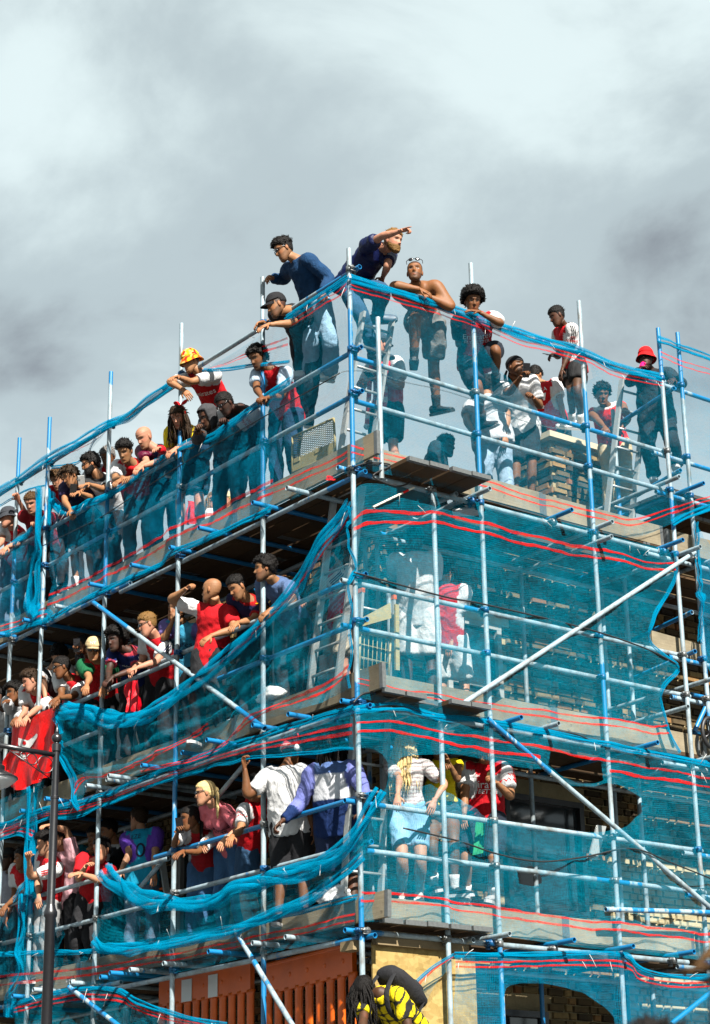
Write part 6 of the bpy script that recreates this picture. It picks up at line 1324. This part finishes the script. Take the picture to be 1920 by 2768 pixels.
a = person('person in white shirt with black backpack bowing behind the glasses wearer', 'C4', 'L', .35, (352, 715), (170, 30), -150, (318, 800), (335, 1010), la=[(262, 870, 1), (275, 985, 1)], skin='light', hair=('curl', 'black'), top=TEE(WHITE), bot=BJ, **K2); PACK = a
a = person('fresh-faced youth in red shirt gripping the red flag', 'C4', 'L', -.03, (188, 868), (-75, 22), -55, (218, 940), (250, 1130), la=[(215, 1040, 1), (160, 1085, 1)], ra=[(150, 1050, 1), (120, 1090, 1)], skin='pink', hair=('quiff', 'dbrown'), top=JER(), bot=BJ, **K2); chest_text(a, 'Emirates', .6, .08)
a = person('dark-haired person in pale grey jacket by the leftmost tube', 'C4', 'L', .02, (92, 935), (-60, 15), -45, (118, 1005), (130, 1200), ra=[(60, 1040, 1), (48, 985, 1)], la=[(150, 1060, 1), (100, 1090, 1)], skin='brown', hair=('mop', 'black'), top=dict(kind='jacket', c=(.45, .46, .47)), bot=BJ, **K2)
a = person('shadowy figure cut off at the left edge of the middle lift', 'C4', 'L', .1, (8, 970), (-50, 15), -45, (25, 1040), (30, 1240), skin='dark', hair=('short', 'black'), top=TEE((.5, .5, .5)), bot=BJ, **K2)
# ---------------- middle lift, corner and right
a = person('bearded man in white and red shirt and beige shorts behind the long ladder', 'C5', 'L', .62, (572, 560), (-88, 8), -70, (612, 640), (628, 985), la=[(515, 782, 1), (430, 812, 1)], skin='pink', hair=('short', 'black'), beard=.9, top=JER(c=(.66, .014, .03)), bot=dict(kind='shorts', c=(.5, .45, .36)), shoes=(.5, .5, .5), **K2); sleeve_stripes(a, 'L', (.05, .03, .12))
a = person('tall figure all in white with its head lost in the deck shade', 'C5', 'R', .62, (1070, 465), (175, 35), 172, (1068, 548, 1), (1082, 965, 1), la=[(938, 722, -1), (938, 815, -1)], ra=[(1188, 760, -1), (1185, 870, -1)], skin='deep', hair=('tight', 'black'), top=TEE((.58, .58, .575), loose=1.12, hem=-.28, wr=.45), bot=dict(kind='shorts', c=(.64, .64, .63), upto=.5), shoes=(.7, .7, .7), k=1.10, **K2); sleeve_text(a, 'L', 'VISIT\nRWANDA', .3, .04, (.05, .05, .06))
a = person('person from behind in red shirt, white sleeves and white shorts', 'C5', 'R', .60, (1238, 672), (150, 20), 158, (1258, 745, 1), (1262, 1060, 1), ra=[(1340, 955, 1), (1285, 1085, 1)], skin='light', hair=('short', 'black'), top=JER(wr=1.4), bot=dict(kind='shorts', c=(.62, .62, .61), upto=.5), shoes=(.5, .5, .5), **K2)
# ---------------- lower lift, left facade
K3 = dict(deck=4.25)
a = person('man from behind in white tee and red festive hat holding the brace', 'C8', 'L', .12, (300, 282), (160, 10), 155, (275, 365, 1), (300, 680, 1), la=[(62, 512, 1), (42, 345, 1)], skin='brown', hair=('short', 'black'), hat=('santa', (.50, .012, .02)), top=TEE((.66, .66, .66), loose=1.25, wr=1.4), bot=dict(kind='shorts', c=(.012, .012, .014), upto=.5), hands=('relax', 'grip'), bulk=1.08, vox=.017, **K3)
a = person('man from behind in blue, white and navy hooded top gripping the rail', 'C8', 'L', .22, (520, 255), (172, 10), 168, (530, 345, 1), (560, 700, 1), la=[(350, 560, 1), (245, 660, 1)], ra=[(700, 480, 1), (690, 610, 1)], skin='dark', hair=('dreads', 'black'), top=dict(kind='long', c=(.66, .67, .70), sl=(.20, .22, .48), loose=1.2, wr=1.3, fn=lambda cc, x, y, z, am: np.where(((z < .42) & ~am)[:, None], np.array((.014, .03, .10)), np.where(((z > .86) & ~am)[:, None], np.array((.10, .15, .30)), cc))), bot=dict(kind='shorts', c=(.02, .03, .07), upto=.5), hands=('relax', 'grip'), k=1.05, vox=.017, **K3)
a = person('person in red shirt with white sleeves and denim shorts hidden by a tube', 'C7', 'L', .22, (1535, 175), (-120, 10), -110, (1520, 250, -1), (1512, 540, -1), la=[(1440, 430, 1), (1390, 470, 1)], skin='tan', hair=('short', 'black'), top=JER(), bot=dict(kind='shorts', c=(.05, .10, .18), mat='denim', upto=.34), **K3); sleeve_text(a, 'L', 'VISIT\nRWANDA', .28, .04)
a = person('blonde woman in sunglasses and pink football shirt leaning out', 'C7', 'L', -.03, (1232, 210), (-82, 8), -55, (1288, 285), (1395, 540), la=[(1432, 415, 1), (1350, 485, 1)], ra=[(1240, 450, -1), (1230, 500, 1)], skin='light', hair=('tied', 'wblond'), glasses='on', fem=True, top=TEE((.82, .27, .30), wr=1.2), bot=DEN, vox=.017, **K3); sleeve_text(a, 'L', 'VISIT\nRWANDA', .28, .045, (.02, .02, .03)); chest_text(a, 'Emirates', .62, .08, (.02, .02, .03)); chest_text(a, 'FLY BETTER', .52, .045, (.02, .02, .03))
a = person('brown-skinned woman in red shirt filming with a phone', 'C7', 'L', .0, (1142, 360), (-72, 12), -50, (1185, 435), (1240, 660), ra=[(1045, 520, 1), (1068, 435, 1)], la=[(1190, 560, 1), (1092, 560, 1)], skin='brown', hair=('tied', 'black'), fem=True, top=JER(c=(.35, .010, .014)), bot=DEN, hands=('grip', 'relax'), vox=.017, **K3); phone(a, 'R', 'phone filming in the hand of the woman in red')
a = person('man from behind in turquoise and purple football shirt', 'C7', 'L', .45, (832, 365), (-130, 0), 160, (850, 440, 1), (852, 720, 1), la=[(775, 570, 1), (722, 680, 1)], ra=[(930, 580, 1), (925, 690, 1)], skin='light', hair=('short', 'dbrown'), top=TEE((.06, .32, .48), sl=(.16, .09, .40)), bot=dict(kind='jeans', c=(.10, .14, .20), mat='denim'), **K3); chest_text(a, 'EZE', .82, .07, (.01, .01, .03), 'back'); chest_text(a, '10', .5, .22, (.01, .01, .03), 'back')
a = person('man in black suit jacket and white collar standing in the shade', 'C7', 'L', .62, (655, 435), (-75, 20), -60, (695, 510), (715, 760), la=[(660, 620, 1), (580, 545, 1)], skin='tan', hair=('short', 'black'), top=dict(kind='jacket', c=(.010, .010, .012), tr=WHITE), bot=BJ, **K3)
a = person('person in teal top raising a phone in the shade', 'C7', 'L', .55, (572, 475), (-40, 15), -30, (562, 550), (562, 800), ra=[(520, 660, 1), (545, 570, 1)], skin='tan', hair=('short', 'black'), top=TEE((.02, .16, .19)), bot=BJ, **K3)
a = person('person in red shirt with folded forearms behind the grey tube', 'C7', 'L', .10, (612, 545), (-40, 15), -35, (585, 620), (565, 850), ra=[(470, 720, 1), (520, 640, 1)], la=[(600, 730, 1), (480, 690, 1)], skin='light', hair=('short', 'black'), top=TEE(RED), bot=BJ, **K3)
a = person('man in pale pink football shirt with a hand on his head', 'C7', 'L', .08, (350, 480), (-60, 12), -45, (375, 560), (410, 830), la=[(398, 415, 1), (300, 400, 1)], skin='light', hair=('short', 'black'), top=TEE((.76, .46, .50), wr=1.2), bot=BJ, **K3); badge(a, .05, .75, .03, (.02, .02, .03))
a = person('dark-haired man in red shirt and white sleeves clutching the netted post', 'C7', 'L', -.05, (278, 512), (-82, 12), -60, (300, 600), (300, 850), la=[(160, 715, 1), (172, 600, 1)], ra=[(225, 760, 1), (232, 830, 1)], skin='light', hair=('quiff', 'black'), beard=.45, top=JER(c=(.45, .010, .016)), bot=dict(kind='jeans', c=(.3, .3, .3)), hands=('relax', 'grip'), vox=.017, **K3); sleeve_stripes(a, 'L', RED)
a = person('person in white sleeves reaching a bare arm out at the left edge', 'C7', 'L', .08, (140, 600), (-70, 10), -60, (142, 680), (170, 900), la=[(105, 830, 1), (35, 885, 1)], skin='brown', hair=('short', 'black'), top=JER(), bot=BJ, **K3)
a = person('dim figure in grey tee at the left edge of the lower lift', 'C7', 'L', .35, (52, 610), (-60, 5), -55, (62, 690), (70, 930), skin='dark', hair=('short', 'black'), hat=('cap', (.02, .02, .02)), top=TEE((.30, .31, .36)), bot=BJ, **K3)
# ---------------- lower lift, right facade
def hoops(cc, x, y, z, am): return np.where((((z*.5) % .034) < .013)[:, None], np.array((.40, .33, .33)), cc)
a = person('blonde woman from behind in striped top and cut-off denim shorts', 'C8', 'R', .38, (928, 240), (172, 5), 172, (945, 322, 1), (950, 640, 1), la=[(898, 420, 1), (890, 520, 1)], ra=[(1150, 445, 1), (1092, 545, 1)], ll=[(915, 860, 1), (922, 1062, -1)], rl=[(1018, 860, 1), (1012, 1062, -1)], skin='light', hair=('long', 'wblond', .50), fem=True, top=TEE((.62, .61, .59), fn=hoops, hem=.12, loose=.95), bot=dict(kind='shorts', c=(.27, .45, .60), mat='denim', upto=.42, snug=True), shoes=(.6, .55, .5), vox=.015, **K3)
a = person('woman in yellow top and dark tights holding the grey tube', 'C8', 'R', .45, (1110, 235), (15, 10), 12, (1132, 315), (1130, 615), la=[(1222, 425, 1), (1165, 315, 1)], ra=[(1098, 430, 1), (1142, 365, 1)], rl=[(1082, 800, 1), (1090, 1012, -1)], ll=[(1200, 770, 1), (1205, 1030, -1)], skin='olive', hair=('long', 'black'), fem=True, top=dict(kind='sleeveless', c=(.82, .62, .02)), bot=dict(kind='shorts', c=(.03, .04, .05), upto=.22, tights=True, snug=True), shoes=(.012, .012, .014), socks=WHITE, foot_az=(10, 60), hands=('grip', 'grip'), **K3)
a = person('stocky man in red sponsored shirt holding a tube beside the torn net', 'C8', 'R', .42, (1372, 262), (-15, 8), -12, (1372, 345), (1372, 650), la=[(1515, 515, 1), (1432, 438, 1)], ra=[(1262, 500, 1), (1258, 620, 1)], rl=[(1268, 850, 1), (1272, 1075, -1)], ll=[(1420, 860, 1), (1412, 1068, -1)], skin='tan', hair=('bald', 'brown'), beard=.3, top=JER(c=(.55, .010, .018), hem=-.25, loose=1.15), bot=dict(kind='shorts', c=(.012, .018, .03), upto=.5), shoes=(.3, .3, .3), socks=WHITE, hands=('relax', 'grip'), bulk=1.15, vox=.016, **K3)
chest_text(a, 'Emirates', .63, .105, squash=1.0); chest_text(a, 'FLY BETTER', .50, .06, slant=.2); sleeve_stripes(a, 'L', RED); sleeve_text(a, 'L', 'VISIT\nRWANDA', .28, .05); chest_text(a, 'adidas', .80, .035, dx=-.07); badge(a, .06, .82, .022, (.75, .6, .3))
# ---------------- on the lowest deck, leaning out
def camo(cc, x, y, z, am): return np.where((np.abs(np.sin((x*1.0+z*.5)*38)+np.sin((z*.5-x)*31)) < .55)[:, None], np.array((.012, .012, .012)), cc)
a = person('person with black dreadlocks bowing forward in yellow patterned shirt', 'C8', 'R', -.12, (715, 1590), (-30, 72), -40, (790, 1610, 1), (960, 1820, -1), ra=[(700, 1760, 1), (690, 1850, 1)], skin='dark', hair=('dreads', 'black'), top=TEE((.80, .62, .03), fn=camo), bot=BJ, deck=2.15, vox=.017); RUCK = a
# ---------------- passers-by close to the camera
person('blurred brown-haired person close to the camera at the right edge', 'S', 'R', -12.05, (2215, 2860), (175, 0), 175, (2215, 3430, -1), (2215, 5200, -1), skin='light', hair=('long', 'brown'), top=TEE((.2, .05, .05)), bot=BJ, deck=.12, k=1.08, group='onlookers in the street')
person('blurred dark crown of a head at the bottom right', 'S', 'R', -11.5, (1780, 3150), (175, 0), 175, (1780, 3450, -1), (1780, 4900, -1), skin='tan', hair=('curl', 'black'), top=TEE((.1, .1, .12)), bot=BJ, deck=.12, k=1.08, group='onlookers in the street')

# ================================================================== things people carry
def pack(label, info, side='back', col='black_metal', k=1.0, name='backpack'):
    I = info; c = I['spine'](.62)-I['Fd']*.19*I['k']; root = empty(name, c-I['sp']*.25); tag(root, label, 'backpack')
    m = MB(); P = [c+I['sp']*z for z in (-.24, -.22, -.12, .02, .14, .21, .24)]
    m.tube(P, [(.08*k, .05*k), (.135*k, .085*k), (.15*k, .10*k), (.148*k, .095*k), (.13*k, .08*k), (.10*k, .06*k), (.03*k, .02*k)], 18, (.014, .014, .016), ref=I['Rg']); put(m.build('main_body', 'cloth', None, True), root)
    m = MB(); P = [c-I['Fd']*.09+I['sp']*z for z in (-.20, -.15, -.05, .02)]; m.tube(P, [(.06, .02), (.115, .045), (.11, .04), (.05, .015)], 14, (.02, .02, .022), ref=I['Rg']); put(m.build('front_pocket', 'cloth', None, True), root)
    for s in 'RL':
        sd = 1 if s == 'R' else -1; a = I['Nk']+I['Rg']*sd*.10*I['k']; pts = [c+I['sp']*.2+I['Rg']*sd*.08, a+I['sp']*.035, a+I['Fd']*.12-I['sp']*.09, I['spine'](.5)+I['Rg']*sd*.15+I['Fd']*.13, I['spine'](.35)+I['Rg']*sd*.17, c-I['sp']*.2+I['Rg']*sd*.12]
        m = MB(); m.tube(polyline(pts, 24), [(.026, .006)]*24, 8, (.016, .016, .018), ref=I['Rg']); put(m.build('strap', 'cloth', None, True), root)
    m = MB(); m.ball(c-I['Fd']*.135-I['sp']*.06+I['Rg']*.03, (.018, .018, .03), 8, 6); put(m.build('tag', 'white_plastic', None, True), root)
pack('black backpack on the person with dreadlocks', RUCK, k=1.1); pack('black backpack worn over a white shirt in the middle lift', PACK, k=.9)
# scarf
I = SCARF; sc_ = empty('scarf', I['Nk']-I['sp']*.5); tag(sc_, 'red and white knitted scarf hanging from the photographer\'s neck', 'scarf')
for sd in (1, -1):
    P = [I['Nk']-I['Fd']*.08+UP*.01, I['Nk']+I['Rg']*sd*.085+UP*.025, I['Nk']+I['Rg']*sd*.10+I['Fd']*.10-UP*.06, I['spine'](.6)+I['Fd']*.17+I['Rg']*sd*.09, I['spine'](.2)+I['Fd']*.18+I['Rg']*sd*.10, I['spine'](-.35 if sd > 0 else .0)+I['Fd']*.20+I['Rg']*sd*.11]
    n = 44; q = polyline(P, n); cols = np.array([(.66, .015, .03) if (i < 26 or (i//3) % 2) else (.8, .8, .8) for i in range(n)]); m = MB(); m.tube(q, [(.06, .014)]*n, 10, cols, ref=I['Rg']); m.ball(q[-1], .035, 8, 6, (.8, .8, .8)); put(m.build('tail', 'cloth', None, True), sc_)
# hair bow and wrist band
I = BOW; b = I['fr']((-.05, -.02, .125), 1)[0]; bw = empty('hair_bow', b); tag(bw, 'red ribbon bow in the dark-haired woman\'s hair', 'bow')
for sd in (1, -1):
    m = MB(); m.ball(b+I['fr'].X*sd*.045+UP*.02, (.045, .014, .026), 10, 6, (.65, .015, .02), X=nrm(I['fr'].X*sd+UP*.4), Y=I['fr'].Y, Z=UP); m.tube([b, b+I['fr'].X*sd*.02-UP*.05-I['fr'].Y*.02, b+I['fr'].X*sd*.035-UP*.12-I['fr'].Y*.03], [(.008, .003), (.014, .003), (.018, .003)], 6, (.7, .05, .05)); put(m.build('loop', 'cloth', None, True), bw)
w_, e_ = I['J']['Rw'], I['J']['Re']; t = nrm(w_-e_); m = MB(); m.tube([w_-t*.10, w_-t*.07, w_-t*.03, w_-t*.01], [.040, .046, .044, .036], 12, (.68, .015, .025)); tag(m.build('sweatband', 'cloth', None, True), 'fluffy red sweatband on the yellow-shirted woman\'s wrist', 'wristband')
# can
I = CAN; w_ = I['J']['Rw']; d_ = nrm(I['fr'].o+I['fr'].Y*.09-UP*.07-w_); m = MB(); m.tube([w_+d_*.02, w_+d_*.03, w_+d_*.14, w_+d_*.155], [.024, .032, .032, .026], 14, (.75, .03, .16)); tag(m.build('drink_can', 'dye', None, True, 40), 'pink drink can tipped up by the man in the red bucket hat', 'can')
# watches, caps' badge
V, F = text_mesh('NY', .045); I = CAPN
bvc = None
m = MB(); m.add(I['fr'](np.stack([-V[:, 0], np.full(len(V), .102)-.16*V[:, 1]-V[:, 0]**2*8, .085+V[:, 1]], 1), I['hk']), F, (.8, .8, .8)); m.build('cap_badge', 'dye', I['root'].children[2], False) if False else put(m.build('cap_badge', 'dye', None, False), I['root'])
